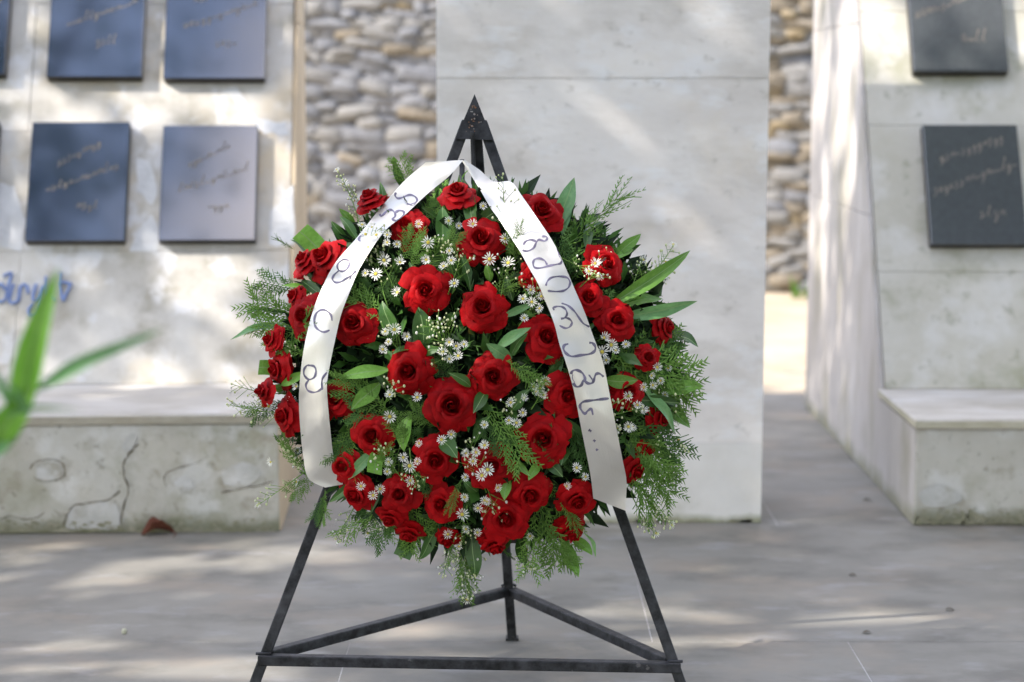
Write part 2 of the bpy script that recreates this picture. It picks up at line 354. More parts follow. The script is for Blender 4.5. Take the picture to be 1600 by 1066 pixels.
# ------------------------------------------------------------------ memorial walls
LEAN = R(26)
def monument(name, label, origin, ud, wdt, sgn, side_mat, clad_mat, rowpix, thick, bench_h=.345, seat=.58):
    """origin: bench front corner at the passage on the ground; ud: direction of the front away from the passage."""
    root = empty(name, origin); tag(root, label, 'memorial')
    U = ud.normalized(); back = Vector((-U.y * -sgn, U.x * -sgn, 0)); 
    if back.y < 0: back = -back
    Z = Vector((0, 0, 1)); O = Vector((0, 0, 0))
    # bench body, seat slab
    def P(u, b, z): return U * u + back * b + Z * z
    def solid(nm, u0, u1, prof, mat, bv=.004, par=root):
        vs = [P(u0, b, z) for b, z in prof] + [P(u1, b, z) for b, z in prof]; n = len(prof)
        fs = [tuple(range(n)), tuple(range(n, 2 * n))[::-1]] + [(i, (i + 1) % n, n + (i + 1) % n, n + i) for i in range(n)]
        o = mesh_obj(nm, vs, fs, mat, par)
        if bv: bevel_obj(o, bv)
        else:
            bm = bmesh.new(); bm.from_mesh(o.data); bmesh.ops.recalc_face_normals(bm, faces=bm.faces[:]); bm.to_mesh(o.data); bm.free()
        return o
    hb = bench_h - .034
    nb = max(1, round(wdt / 1.15)); sw = wdt / nb
    for k in range(nb):
        solid('bench_front', k * sw + (.0 if k == 0 else .0015), (k + 1) * sw - .0015, [(0, 0), (seat + .03, 0), (seat + .03, hb), (0, hb)], m_bench)
        so2 = solid('seat_slab', k * sw - (.008 if k == 0 else -.0015), (k + 1) * sw - .0015, [(-.012, hb + .002), (seat + .02, hb + .002), (seat + .02, bench_h), (-.012, bench_h)], m_benchtop, .005)
        so2.data.materials.append(m_edge if sgn > 0 else m_edge_r)
        for p_ in so2.data.polygons:
            if abs(p_.normal.z) < .6: p_.material_index = 1
    # leaning core and side
    top = 2.35; tl = math.tan(LEAN)
    solid('core', .012, wdt, [(seat + .05, .0), (thick - .02, .0), (thick - .02, top - .01), (seat + .05 + top * tl - bench_h * tl, top - .01), (seat + .05, bench_h)], side_mat, 0)
    # side face slabs (passage side)
    zz = [0, .93, 1.62, top]
    for i in range(3):
        z0, z1 = zz[i] + .001, zz[i + 1] - .001
        f = lambda z: seat + .002 + max(0, z - bench_h) * tl
        pr = [(.002 if z0 < .3 else f(z0), z0)] 
        if i == 0: pr = [(.004, z0), (thick, z0), (thick, z1), (f(z1), z1), (f(bench_h), bench_h), (f(bench_h) , hb - .002), (.004, hb - .002)]
        else: pr = [(f(z0), z0), (thick, z0), (thick, z1), (f(z1), z1)]
        solid('side_slab', -.004, .012, pr, side_mat, .0015)
    # leaning face frame
    Fo = P(0, seat, bench_h); V = (back * math.sin(LEAN) + Z * math.cos(LEAN)).normalized(); N = (-back * math.cos(LEAN) + Z * math.sin(LEAN)).normalized()
    W0 = Vector(origin) + Fo
    Ltot = (top - bench_h) / math.cos(LEAN)
    vv = [0.001]
    for px, py in rowpix:
        q = on_plane(px, py, W0, N); vv.append((q - W0).dot(V))
    vv = [x for x in vv if x < Ltot - .1] + [Ltot]
    for i in range(len(vv) - 1):
        off = 0 if i % 2 == 0 else .33
        us = [0.014]; u = .95 - off
        while u < wdt - .3: us.append(u); u += .95
        us.append(wdt)
        for j in range(len(us) - 1):
            frame_box('cladding_slab', Fo, U, V, N, us[j] + .0006, us[j + 1] - .0006, vv[i] + .0006, vv[i + 1] - .0006, -.035, random.uniform(-.001, .001), clad_mat, root, .0015)
    return root, U, V, N, W0, back
UL = Vector((-1, -.045, 0))
oL = ground(437, 830)
mL = monument('memorial_wall', 'leaning pale memorial wall with blue lettering and a cracked bench, left of the wreath', oL, UL, 2.6, 1, m_tan, m_clad, [(250, 392), (250, 206), (250, 6)], 1.52, .378)
oR = ground(1428, 821)
mR = monument('memorial_wall', 'leaning mossy memorial wall with streaked side face, right of the passage', oR, Vector((1, 0, 0)), 2.6, -1, m_side, m_clad_r, [(1500, 425), (1500, 196), (1400, 18)], 2.2)

def to_uv(mon, px, py):
    root, U, V, N, W0, back = mon
    q = on_plane(px, py, W0, N) - W0
    return q.dot(U), q.dot(V)
def stroke_strip(pts2, wd, place):
    """flat ink line: pts2 in 2-D, place(x,y)->3D"""
    vs, fs = [], []
    n = len(pts2)
    for i in range(n):
        a_, b_ = pts2[max(i - 1, 0)], pts2[min(i + 1, n - 1)]
        dx, dy = b_[0] - a_[0], b_[1] - a_[1]; L = math.hypot(dx, dy) or 1e-6
        k = wd * (.6 if i in (0, n - 1) else 1) / 2
        vs += [place(pts2[i][0] - dy / L * k, pts2[i][1] + dx / L * k), place(pts2[i][0] + dy / L * k, pts2[i][1] - dx / L * k)]
    for i in range(n - 1): fs.append((2 * i, 2 * i + 1, 2 * i + 3, 2 * i + 2))
    return vs, fs
def spline(pts, n=5):
    out = []
    P = [pts[0]] + list(pts) + [pts[-1]]
    for i in range(1, len(P) - 2):
        for k in range(n):
            t = k / n
            out.append(tuple(.5 * ((2 * P[i][c]) + (-P[i - 1][c] + P[i + 1][c]) * t + (2 * P[i - 1][c] - 5 * P[i][c] + 4 * P[i + 1][c] - P[i + 2][c]) * t * t + (-P[i - 1][c] + 3 * P[i][c] - 3 * P[i + 1][c] + P[i + 2][c]) * t ** 3) for c in range(len(P[0]))))
    out.append(tuple(pts[-1])); return out
GLYPHS = [  # loose cursive letter shapes, unit box
    [(0, .5), (.2, .8), (.5, .7), (.5, .3), (.2, .2), (0, .35), (.3, .5), (.6, .2), (.8, .2)],
    [(0, .2), (.1, .7), (.3, .8), (.4, .3), (.5, .7), (.7, .8), (.8, .3), (.9, .2)],
    [(0, .2), (.3, .9), (.5, 1.3), (.35, 1.4), (.3, .8), (.4, .2), (.7, .2)],
    [(.0, .3), (.2, .6), (.5, .6), (.6, .3), (.4, .1), (.2, .3), (.5, .5), (.7, .1), (.5, -.4), (.3, -.3), (.7, .2)],
    [(0, .2), (.2, .5), (.4, .2), (.6, .5), (.8, .2)],
    [(0, .6), (.3, .8), (.4, .5), (.2, .4), (.5, .3), (.4, 0), (.1, -.1), (.5, .2), (.8, .2)]]
def plaque(mon, corners, lines, label, seed):
    root, U, V, N, W0, back = mon
    cs = [to_uv(mon, *c) for c in corners]   # TL TR BR BL
    us = sorted((min(cs[0][0], cs[3][0], cs[1][0], cs[2][0]), max(c[0] for c in cs)))
    u0 = min((cs[0][0] + cs[3][0]) / 2, (cs[1][0] + cs[2][0]) / 2); u1 = max((cs[0][0] + cs[3][0]) / 2, (cs[1][0] + cs[2][0]) / 2)
    v1 = (cs[0][1] + cs[1][1]) / 2; v0 = (cs[2][1] + cs[3][1]) / 2
    Rr = Vector((1, 0, 0)) if U.x > 0 else -U
    C = W0 + U * ((u0 + u1) / 2) + V * v0
    W = u1 - u0; H = v1 - v0
    o = frame_box('memorial_plaque', Vector((0, 0, 0)), Rr, V, N, -W / 2, W / 2, 0, H, .002, .044, m_plaque if mon is mL else m_plaque_r, None, .002)
    o.location = C
    o.data.materials.append(m_plaque_side)
    for p in o.data.polygons:
        if p.normal.dot(N) < .5: p.material_index = 1
    tag(o, label, 'plaque', 'granite plaques mounted on the memorial walls')
    r = random.Random(seed)
    pl = lambda x, y: Rr * x + V * y + N * .0448
    for (x0, y0, x1, y1, n) in lines:       # fractions of the plaque
        ac = Acc()
        for k in range(n):
            t = k / n
            bx = (-.5 + x0 + (x1 - x0) * t) * W; by = (y0 + (y1 - y0) * t) * H
            sx = (x1 - x0) / n * W * 1.05; sy = (.055 if mon is mL else .075) * H * r.uniform(.8, 1.25)
            gl = r.choice(GLYPHS)
            pts = spline([(bx + px * sx + py * sy * .15, by + py * sy + px * sx * (y1 - y0) * H / ((x1 - x0) * W)) for px, py in gl], 3)
            ac.add(*stroke_strip(pts, .0030, pl))
        ac.obj('inscription', [m_gold], o)
LN1 = [(.28, .62, .72, .80, 9), (.18, .40, .92, .60, 13), (.50, .26, .72, .26, 4)]
LN2 = [(.15, .68, .85, .86, 12), (.06, .40, 1.0 - .04, .64, 16), (.52, .22, .80, .22, 4)]
plaque(mL, [(256, -55), (420, -55), (414, 131), (267, 131)], LN1, 'black granite plaque high on left wall, directly beside the tan edge, cut by photo top', 1)
plaque(mL, [(88, -58), (233, -58), (223, 129), (76, 128)], LN1, 'black granite plaque with blue sky reflection, middle of upper row on left wall', 2)
plaque(mL, [(-128, -60), (24, -60), (12, 125), (-140, 124)], LN1, 'black granite plaque cut off at the upper left corner of the photo', 3)
plaque(mL, [(258, 203), (406, 205), (399, 383), (250, 382)], LN1, 'black granite plaque above bench with white cloud reflection, lower row nearest the wreath', 4)
plaque(mL, [(58, 198), (207, 200), (196, 384), (39, 383)], LN1, 'black granite plaque directly above the blue lettering, second in the lower left row', 5)
plaque(mL, [(-152, 197), (1, 198), (-8, 381), (-164, 380)], LN1, 'black granite plaque showing only its right edge at the left border of the photo', 6)
plaque(mR, [(1408, -75), (1556, -75), (1570, 119), (1426, 121)], LN2, 'dark granite plaque with gilt script on the right wall, upper of the two', 7)
plaque(mR, [(1434, 203), (1581, 203), (1604, 388), (1455, 390)], LN2, 'dark granite plaque with three gilt script lines, lower on right wall above bench', 8)

# raised blue script on the left wall
def wallpt(mon, px, py, h): 
    root, U, V, N, W0, back = mon
    return on_plane(px, py, W0, N) + N * h - root.location
zl = lambda pts: [(x / 3.33, 400 + y / 3.33) for x, y in pts]
for st in [[(18, 110), (62, 92), (48, 150), (28, 232), (-12, 242)], [(-40, 250), (-20, 180), (10, 150), (28, 180)], [(72, 150), (50, 238), (92, 240), (108, 160)],
           [(100, 240), (110, 165), (140, 158), (150, 200)], [(190, 150), (172, 225), (200, 232), (225, 165)], [(228, 160), (215, 250), (200, 308), (165, 315), (150, 285), (175, 255)],
           [(240, 110), (250, 200), (285, 235)], [(318, 90), (312, 160), (330, 236)], [(372, 148), (352, 190), (330, 240)], [(300, 150), (330, 140), (372, 150)]]:
    pts = [wallpt(mL, x, y, .007) for x, y in spline(zl(st), 4)]
    v, f = tube_data(pts, .0052, 6)
    mesh_obj('script_letter', v, f, m_blue, mL[0], True)
# cement repairs and cracks
def patch(mon, poly, mat=m_plaster, nm='cement_patch'):
    r = random.Random(len(poly) + int(poly[0][0])); pts = []
    for i in range(len(poly)):
        a_, b_ = poly[i], poly[(i + 1) % len(poly)]
        for t in (0, .33, .66):
            pts.append((a_[0] + (b_[0] - a_[0]) * t + r.uniform(-2.5, 2.5), a_[1] + (b_[1] - a_[1]) * t + r.uniform(-2.5, 2.5)))
    vs = [wallpt(mon, x, y, .0022) for x, y in pts] + [wallpt(mon, x, y, -.001) for x, y in pts]; n = len(pts)
    return mesh_obj(nm, vs, [tuple(range(n))] + [(i, n + i, n + (i + 1) % n, (i + 1) % n) for i in range(n)], mat, mon[0])
for poly in [[(352, 140), (372, 138), (402, 188), (446, 192), (452, 212), (412, 209), (385, 180)], [(424, 332), (460, 288), (461, 383), (418, 384)],
             [(211, 246), (236, 252), (246, 296), (238, 322), (214, 300)], [(203, 392), (222, 350), (240, 333), (249, 362), (246, 392)],
             [(-4, 285), (22, 292), (34, 330), (42, 352), (34, 392), (-4, 388)]]: patch(mL, poly)
def front_pt(mon, px, py, h=.001):
    root, U, V, N, W0, back = mon
    n = -back; q = on_plane(px, py, Vector(root.location), n); return q + n * h - root.location
def crack(pts, wd, mon, fn):
    r = random.Random(int(pts[0][0])); ac = Acc()
    P = spline([(x + r.uniform(-1.5, 1.5), y + r.uniform(-1.5, 1.5)) for x, y in pts], 4)
    P = [(x + r.uniform(-1.2, 1.2), y + r.uniform(-1.2, 1.2)) for x, y in P]
    for q in range(0, len(P) - 1, 3): ac.add(*stroke_strip(P[q:q + 4], wd * r.uniform(.4, 1.1), fn))
    return ac.obj('crack', [m_crack], mon[0])
fL = lambda x, y: front_pt(mL, x, y, .0052)
fR = lambda x, y: front_pt(mR, x, y, .0052)
crack([(216, 692), (205, 705), (194, 722), (196, 745), (202, 765), (194, 790), (188, 820)], 3, mL, fL)
crack([(190, 765), (170, 780), (140, 784), (118, 788), (106, 802), (100, 818)], 2.6, mL, fL)
crack([(48, 735), (56, 722), (78, 718), (96, 724), (101, 738), (90, 750), (68, 752), (52, 746)], 1.8, mL, fL)
crack([(262, 762), (256, 748), (268, 735), (300, 726), (325, 712)], 1.6, mL, fL)
crack([(345, 772), (370, 765), (398, 758), (428, 752)], 1.8, mL, fL)
crack([(0, 810), (20, 806), (45, 812), (70, 800)], 2, mL, fL)
for poly in [[(104, 812), (112, 793), (140, 788), (170, 785), (186, 795), (184, 826), (110, 828)], [(196, 682), (210, 676), (214, 690), (200, 706), (192, 700)], [(57, 728), (82, 722), (95, 736), (84, 748), (60, 746)],
             [(345, 735), (380, 722), (408, 740), (380, 760), (350, 756)], [(270, 756), (290, 742), (302, 760), (285, 770)]]:
    r = random.Random(int(poly[0][0])); vs = [fL(x + r.uniform(-2, 2), y + r.uniform(-2, 2)) - Vector((0, -.0006, 0)) * 3 for x, y in spline(poly + [poly[0]], 3)[:-1]]
    mesh_obj('cement_patch', vs, [tuple(range(len(vs)))], m_old, mL[0])
vs = [fR(x, y) for x, y in spline([(1434, 770), (1462, 755), (1492, 765), (1502, 780), (1478, 790), (1445, 790), (1434, 770)], 3)[:-1]]
mesh_obj('cement_patch', vs, [tuple(range(len(vs)))], m_old, mR[0])
for mon, fn, x0, x1, yb, seed in ((mL, fL, -40, 432, 831, 1), (mR, fR, 1432, 1640, 819, 2)):
    a = Acc(); r = random.Random(seed)
    for k in range(800):
        x = r.uniform(x0, x1); s = abs(r.gauss(0, 1.8)) + .8; y = yb - s * r.uniform(.2, 1.1) - (abs(r.gauss(0, 8)) if r.random() < .4 else 0)
        a.add([fn(x + math.cos(t) * s * r.uniform(.7, 1.5), min(yb, y + math.sin(t) * s * .5)) - Vector((0, .0002 * (k % 9), 0)) for t in [i * math.pi / 3 for i in range(6)]], [(5, 4, 3, 2, 1, 0)])
    o = a.obj('moss_fringe', [m_moss], mon[0]); o['kind'] = 'stuff'
# ------------------------------------------------------------------ wreath stand
Y0, ZB = 3.968, .138
pF = lambda u, v: at(u, v, Y0)
cL, cR = at(413, 1028, Y0), at(1054, 1040, Y0); cB = at(795, 924, 4.535)
ZB = (cL.z + cR.z) / 2
apex = at(741.5, 158, 4.235)
st = empty('wreath_stand', (0, 4.2, 0)); tag(st, 'black painted steel tripod easel carrying the red rose wreath', 'easel')
inv = Vector((0, -4.2, 0))
T = .0235
def ground_ext(p):  # follow apex->p to the floor
    d = p - apex; return apex + d * ((apex.z) / (-d.z))
for p, upv in ((cL, Vector((0, -1, 0))), (cR, Vector((0, -1, 0))), (cB, Vector((0, -1, 0)))):
    q = ground_ext(p); s0 = apex + (p - apex) * .038
    beam('leg', s0 + inv, q + inv, T, m_iron, st, upv)
    vv_, ff_ = box_data(q.x - .016, q.x + .016, q.y - 4.2 - .016, q.y - 4.2 + .016, -.0005, .006)
    mesh_obj('foot_cap', vv_, ff_, m_iron, st)
ex = Vector((.012, 0, 0))
beam('crossbar', cL + inv - ex + Vector((0, -.012, 0)), cR + inv + ex + Vector((0, -.012, 0)), T, m_iron, st, Vector((0, -1, 0)))
beam('crossbar', cL + inv + Vector((.01, .012, .003)), cB + inv + Vector((-.008, -.005, 0)), T, m_iron, st, Vector((0, 0, 1)))
beam('crossbar', cR + inv + Vector((-.01, .012, .003)), cB + inv + Vector((.008, -.005, 0)), T, m_iron, st, Vector((0, 0, 1)))
# welded apex
tip = at(741.5, 147, 4.215) + inv
b1, b2 = at(712, 217, 4.196) + inv, at(770, 219, 4.196) + inv
k1, k2 = at(717, 216, 4.235) + inv, at(765, 218, 4.235) + inv
mesh_obj('apex_plate', [tip, b1, b2, tip + Vector((0, .02, -.006)), k1, k2], [(0, 1, 2), (3, 5, 4), (0, 3, 4, 1), (1, 4, 5, 2), (2, 5, 3, 0)], m_iron, st)
r = random.Random(2); a = Acc()
for k in range(26):
    t = r.uniform(.25, .85); cx = tip.x + (r.uniform(-.3, .3)) * .05 * t
    c = tip.lerp((b1 + b2) / 2, t) + Vector((r.uniform(-.5, .5) * .05 * t, -.0012, 0)); s = r.uniform(.0008, .0024)
    a.add([c + Vector((math.cos(q) * s * r.uniform(.6, 1.4), -.0002 * k * .1, math.sin(q) * s)) for q in [i * math.pi / 3 for i in range(6)]], [(5, 4, 3, 2, 1, 0)])
a.obj('chipped_paint', [m_chip], st)
for p in (cL, cR, cB):   # weld beads
    rr_ = random.Random(int(p.x * 100)); pts = [p + inv + Vector((math.cos(t) * .0165, -.014 if p is not cB else math.sin(t) * .016, .014 + .0015 * math.sin(5 * t))) for t in [i * math.pi / 5 for i in range(6)]]
    v, f = tube_data(pts, .0035, 6); mesh_obj('weld_bead', v, f, m_iron, st, True)
hk = [at(722, 250, 4.16), at(721, 262, 4.15), at(722, 300, 4.13), at(722, 322, 4.11)]
beam('hook', hk[0] + inv, hk[3] + inv, .012, m_iron, st)
rail0, rail1 = at(741, 200, 4.222), at(757, 300, 4.222)
beam('centre_strut', at(738, 205, 4.20) + inv, at(741, 300, 4.20) + inv, .010, m_iron, st)

# ------------------------------------------------------------------ wreath frame
TAU = R(12.8)
WC = at(747, 573, 4.045)
Nn = Vector((0, -math.cos(TAU), math.sin(TAU))); Ww = Vector((0, math.sin(TAU), math.cos(TAU))); Uu = Vector((1, 0, 0))
WA, WB = .405, .372
def hsurf(x, y):
    q = (x / WA) ** 2 + (y / WB) ** 2
    return .045 + .165 * math.sqrt(max(0, 1 - q)) 
def dome(u, v, extra=0):
    d = ray(u, v); t0, t1 = 3.0, 4.6; lo = None; prev = None
    n = 60
    for i in range(n + 1):
        t = t0 + (t1 - t0) * i / n; p = CAM + d * t - WC
        g_ = p.dot(Nn) - hsurf(p.dot(Uu), p.dot(Ww)) - extra
        if g_ < 0:
            lo, hi = t - (t1 - t0) / n, t
            for _ in range(14):
                m = (lo + hi) / 2; p = CAM + d * m - WC
                if p.dot(Nn) - hsurf(p.dot(Uu), p.dot(Ww)) - extra < 0: hi = m
                else: lo = m
            return CAM + d * hi
    return at(u, v, 4.0)
def dnormal(p, k=.75):
    q = p - WC; x, y = q.dot(Uu), q.dot(Ww)
    s = math.sqrt(max(.02, 1 - (x / WA) ** 2 - (y / WB) ** 2))
    v = Uu * (x / WA ** 2 * .165 * k) + Ww * (y / WB ** 2 * .165 * k) + Nn * s
    return v.normalized()
wr = empty('funeral_wreath', WC); tag(wr, 'round funeral wreath of red roses, white asters and green fronds hanging on the black easel', 'wreath')

# tray and foam
def disc_dome(name, a_, b_, off, z0, mat, rings=10, seg=48, flat=False):
    vs, fs = [], []
    for i in range(rings + 1):
        t = i / rings
        for k in range(seg):
            th = 2 * math.pi * k / seg; x, y = a_ * t * math.cos(th), b_ * t * math.sin(th)
            h = z0 if flat else max(z0, hsurf(x, y) + off)
            vs.append(Uu * x + Ww * y + Nn * h)
    for i in range(rings):
        for k in range(seg): fs.append((i * seg + k, i * seg + (k + 1) % seg, (i + 1) * seg + (k + 1) % seg, (i + 1) * seg + k))
    return mesh_obj(name, vs, fs, mat, wr, True)
disc_dome('foam_base', .375, .345, -.085, 0, m_foam)
v, f = [], []
for k in range(12):   # twelve-sided backing tray with a rim
    th = 2 * math.pi * (k + .5) / 12
    for rr_, hh_ in ((.0, .0), (.43, 0), (.445, .03), (.435, .03), (.42, .008)):
        v.append(Uu * (rr_ * math.cos(th) * .93) + Ww * (rr_ * math.sin(th) * .90) + Nn * (hh_ - .012))
for k in range(12):
    for j in range(4):
        a0, a1 = k * 5 + j, ((k + 1) % 12) * 5 + j; f.append((a0, a1, a1 + 1, a0 + 1))
mesh_obj('backing_tray', v, f, m_tray, wr)

# ---- roses
def sstep(a_, b_, x):
    t = max(0, min(1, (x - a_) / (b_ - a_))); return t * t * (3 - 2 * t)
def petal_data(r, phi, hw, rb, rm, rl, zt, droop, tipx, na=9, nb=8, skew=.07, wav=.03):
    vs, fs = [], []
    ph, ph2 = r.uniform(0, 6), r.uniform(0, 6); tw = r.uniform(-.12, .12); lip = r.uniform(.8, 1.2)
    for j in range(nb + 1):
        b = j / nb
        for i in range(na + 1):
            a_ = -1 + 2 * i / na
            ww = hw * (.55 + .45 * math.sin(min(1, b * 1.5) * math.pi / 2)) * (1 - .30 * sstep(.75, 1, b))
            rad = rb + (rm - rb) * b ** .75 + (rl - rm) * sstep(.62, 1, b) * lip
            rad += tipx * sstep(.7, 1, b) * max(0, 1 - abs(a_ - tw) * 1.5)
            rad -= .10 * tipx * 3 * sstep(.7, 1, b) * abs(a_) ** 2
            rad *= 1 + skew * a_ + wav * math.sin(3.2 * a_ + ph) * b + wav * .8 * math.sin(6.5 * a_ + ph2) * b ** 3
            zz_ = zt * (1 - (1 - b) ** 1.8) + .035 * math.sin(a_ * 4 + ph) * b * b - droop * sstep(.66, 1, b) ** 1.3 - (.10 * abs(a_) ** 3) * b * zt
            an = phi + a_ * ww
            vs.append(Vector((rad * math.cos(an), rad * math.sin(an), zz_ - .35)))
    for j in range(nb):
        for i in range(na):
            q = j * (na + 1) + i; fs.append((q, q + 1, q + na + 2, q + na + 1))
    return vs, fs
rose_vars = []
for s in range(9):
    r = random.Random(100 + s); core = Acc(); ph = r.uniform(0, 6); op = r.uniform(.78, 1.12)
    # closed bud in the heart: petals that curl inwards over each other
    for (cnt, hw, rm, rl, zt, sk) in ((2, 1.7, .13, .05, 1.10, .45), (3, 1.35, .22, .16, 1.10, .30), (3, 1.3, .33, .29, 1.06, .20)):
        ph += .8
        for k in range(cnt):
            core.add(*petal_data(r, ph + k * 2 * math.pi / cnt, hw, .05, rm * op, rl * op, zt * 1.04 * r.uniform(.97, 1.03), .02, 0, skew=sk, wav=.05))
    for (cnt, hw, rm, rl, zt, dr, tp) in ((3, 1.3, .42, .50, 1.0, .10, .04), (4, 1.15, .52, .70, .84, .19, .11), (5, .98, .64, .88, .60, .24, .13)):
        ph += .7
        for k in range(cnt):
            core.add(*petal_data(r, ph + k * 2 * math.pi / cnt + r.uniform(-.16, .16), hw * r.uniform(.9, 1.08), .06, rm * op * r.uniform(.93, 1.07), rl * op * r.uniform(.92, 1.08), zt * r.uniform(.95, 1.04), dr * r.uniform(.6, 1.6), tp * r.uniform(.4, 1.7)))
    cm = core.mesh('rose', [m_petal], True)
    outs = []
    no = 6
    for k in range(no):
        pa = Acc(); pa.add(*petal_data(r, ph + .4 + k * 2 * math.pi / no + r.uniform(-.2, .2), .74 * r.uniform(.85, 1.1), .08, .72 * r.uniform(.93, 1.05), .96 * r.uniform(.88, 1.1), .50 * r.uniform(.85, 1.15), .17 * r.uniform(.5, 1.6), .10 * r.uniform(.2, 1.8)))
        outs.append(pa.mesh('petal', [m_petal], True))
    rose_vars.append((cm, outs))
PXM = 1.37e-3
ROSES = [(716, 308, 31), (582, 318, 24), (843, 334, 34), (639, 358, 33), (752, 380, 40), (482, 412, 27), (518, 408, 36), (665, 454, 41), (757, 484, 42), (942, 415, 36),
         (838, 430, 24), (556, 505, 34), (482, 497, 34), (918, 468, 29), (962, 502, 30), (1032, 514, 27), (852, 530, 42), (643, 579, 42), (770, 588, 41), (430, 532, 22),
         (443, 576, 31), (451, 650, 30), (530, 624, 30), (583, 679, 31), (705, 634, 43), (884, 618, 37), (978, 612, 29), (1025, 652, 26), (850, 686, 42), (680, 717, 36),
         (766, 728, 38), (986, 732, 24), (540, 726, 24), (562, 768, 30), (628, 770, 31), (692, 786, 33), (828, 768, 37), (790, 806, 39), (900, 778, 31), (888, 822, 29), (772, 842, 27), (640, 828, 20), (612, 805, 20), (418, 612, 18), (1005, 700, 18), (1010, 560, 18), (468, 465, 16), (700, 838, 16), (862, 448, 18)]
rose_centres = []
rr = random.Random(11)
for i, (u_, v_, rp_) in enumerate(ROSES):
    if rp_ <= 0: continue
    rho = ((u_ - 747) / 300) ** 2 + ((v_ - 573) / 280) ** 2
    p = dome(u_, v_, .006 + .028 * max(0, min(1, (rho - .6) / .4)))
    nrm = (dnormal(p, .5) + Vector((rr.uniform(-.16, .16), 0, rr.uniform(-.14, .16)))).normalized()
    rad = (33 + (rp_ - 33) * .72) * PXM * rr.uniform(1.02, 1.08)
    q = nrm.to_track_quat('Z', 'Y').to_matrix().to_4x4()
    mt = Matrix.Translation(p - WC) @ q @ Matrix.Rotation(rr.uniform(0, 6.28), 4, 'Z') @ Matrix.Diagonal((rad * rr.uniform(.95, 1.05), rad * rr.uniform(.95, 1.05), rad * rr.uniform(.85, 1.2), 1))
    cm, outs = rose_vars[(i * 4) % 9]
    ro = link('rose', cm, wr, mt)
    for pm in outs: link('petal', pm, ro)
    rose_centres.append((u_, v_, rp_))

# ---- leaves
def leaf_mesh(name, seed, mat, wrel=.2, fold=.25, bend=.15, cut=False):
    r = random.Random(seed); ac = Acc(); n = 9
    vs, fs = [], []
    for i in range(n + 1):
        t = i / n; wd = wrel * math.sin(math.pi * min(1, (t * .93 + .04)) ** .85) if not cut else wrel * min(1, t * 3 + .45)
        if i == n and not cut: wd = .004
        z_ = bend * math.sin(t * math.pi * .8) + .02 * math.sin(t * 9 + seed)
        for k, s_ in enumerate((-1, -.5, 0, .5, 1)):
            vs.append(Vector((s_ * wd + .03 * math.sin(t * 4 + seed), t, z_ + abs(s_) * wd * fold)))
    for i in range(n):
        for k in range(4): q = i * 5 + k; fs.append((q, q + 1, q + 6, q + 5))
    ac.add(vs, fs)
    rib = []; rf = []
    for i in range(n + 1):
        c = vs[i * 5 + 2]; rib += [c + Vector((-.008, 0, .004)), c + Vector((.008, 0, .004))]
    for i in range(n): rf.append((2 * i, 2 * i + 1, 2 * i + 3, 2 * i + 2))
    ac.add(rib, rf, 1)
    return ac.mesh(name, [mat, m_midrib], True)
LV = {'d': [leaf_mesh('leaf', s, m_leafd, .2, .3, .12) for s in range(4)], 'l': [leaf_mesh('leaf', s, m_leafl, .2, .2, .14) for s in range(4, 8)],
      'g': [leaf_mesh('leaf', s, m_leafg, .2, .2, .1) for s in range(8, 11)], 'c': [leaf_mesh('leaf', 12, m_leafl, .2, .15, .03, True)], 'x': [leaf_mesh('leaf', 14, m_leafd, .2, .15, .03, True)]}
def place_flat(name, me, A, B, wscale, nrm, parent, roll=0, minw=None):
    """unit item along +Y laid from A to B, face towards nrm"""
    y = B - A; L = y.length; y.normalize(); z_ = (nrm - y * nrm.dot(y)).normalized(); x = y.cross(z_)
    m = Matrix((x, y, z_)).transposed().to_4x4() @ Matrix.Rotation(roll, 4, 'Y')
    mt = Matrix.Translation(A - parent.location) @ m @ Matrix.Diagonal((wscale, L, L, 1))
    return link(name, me, parent, mt)
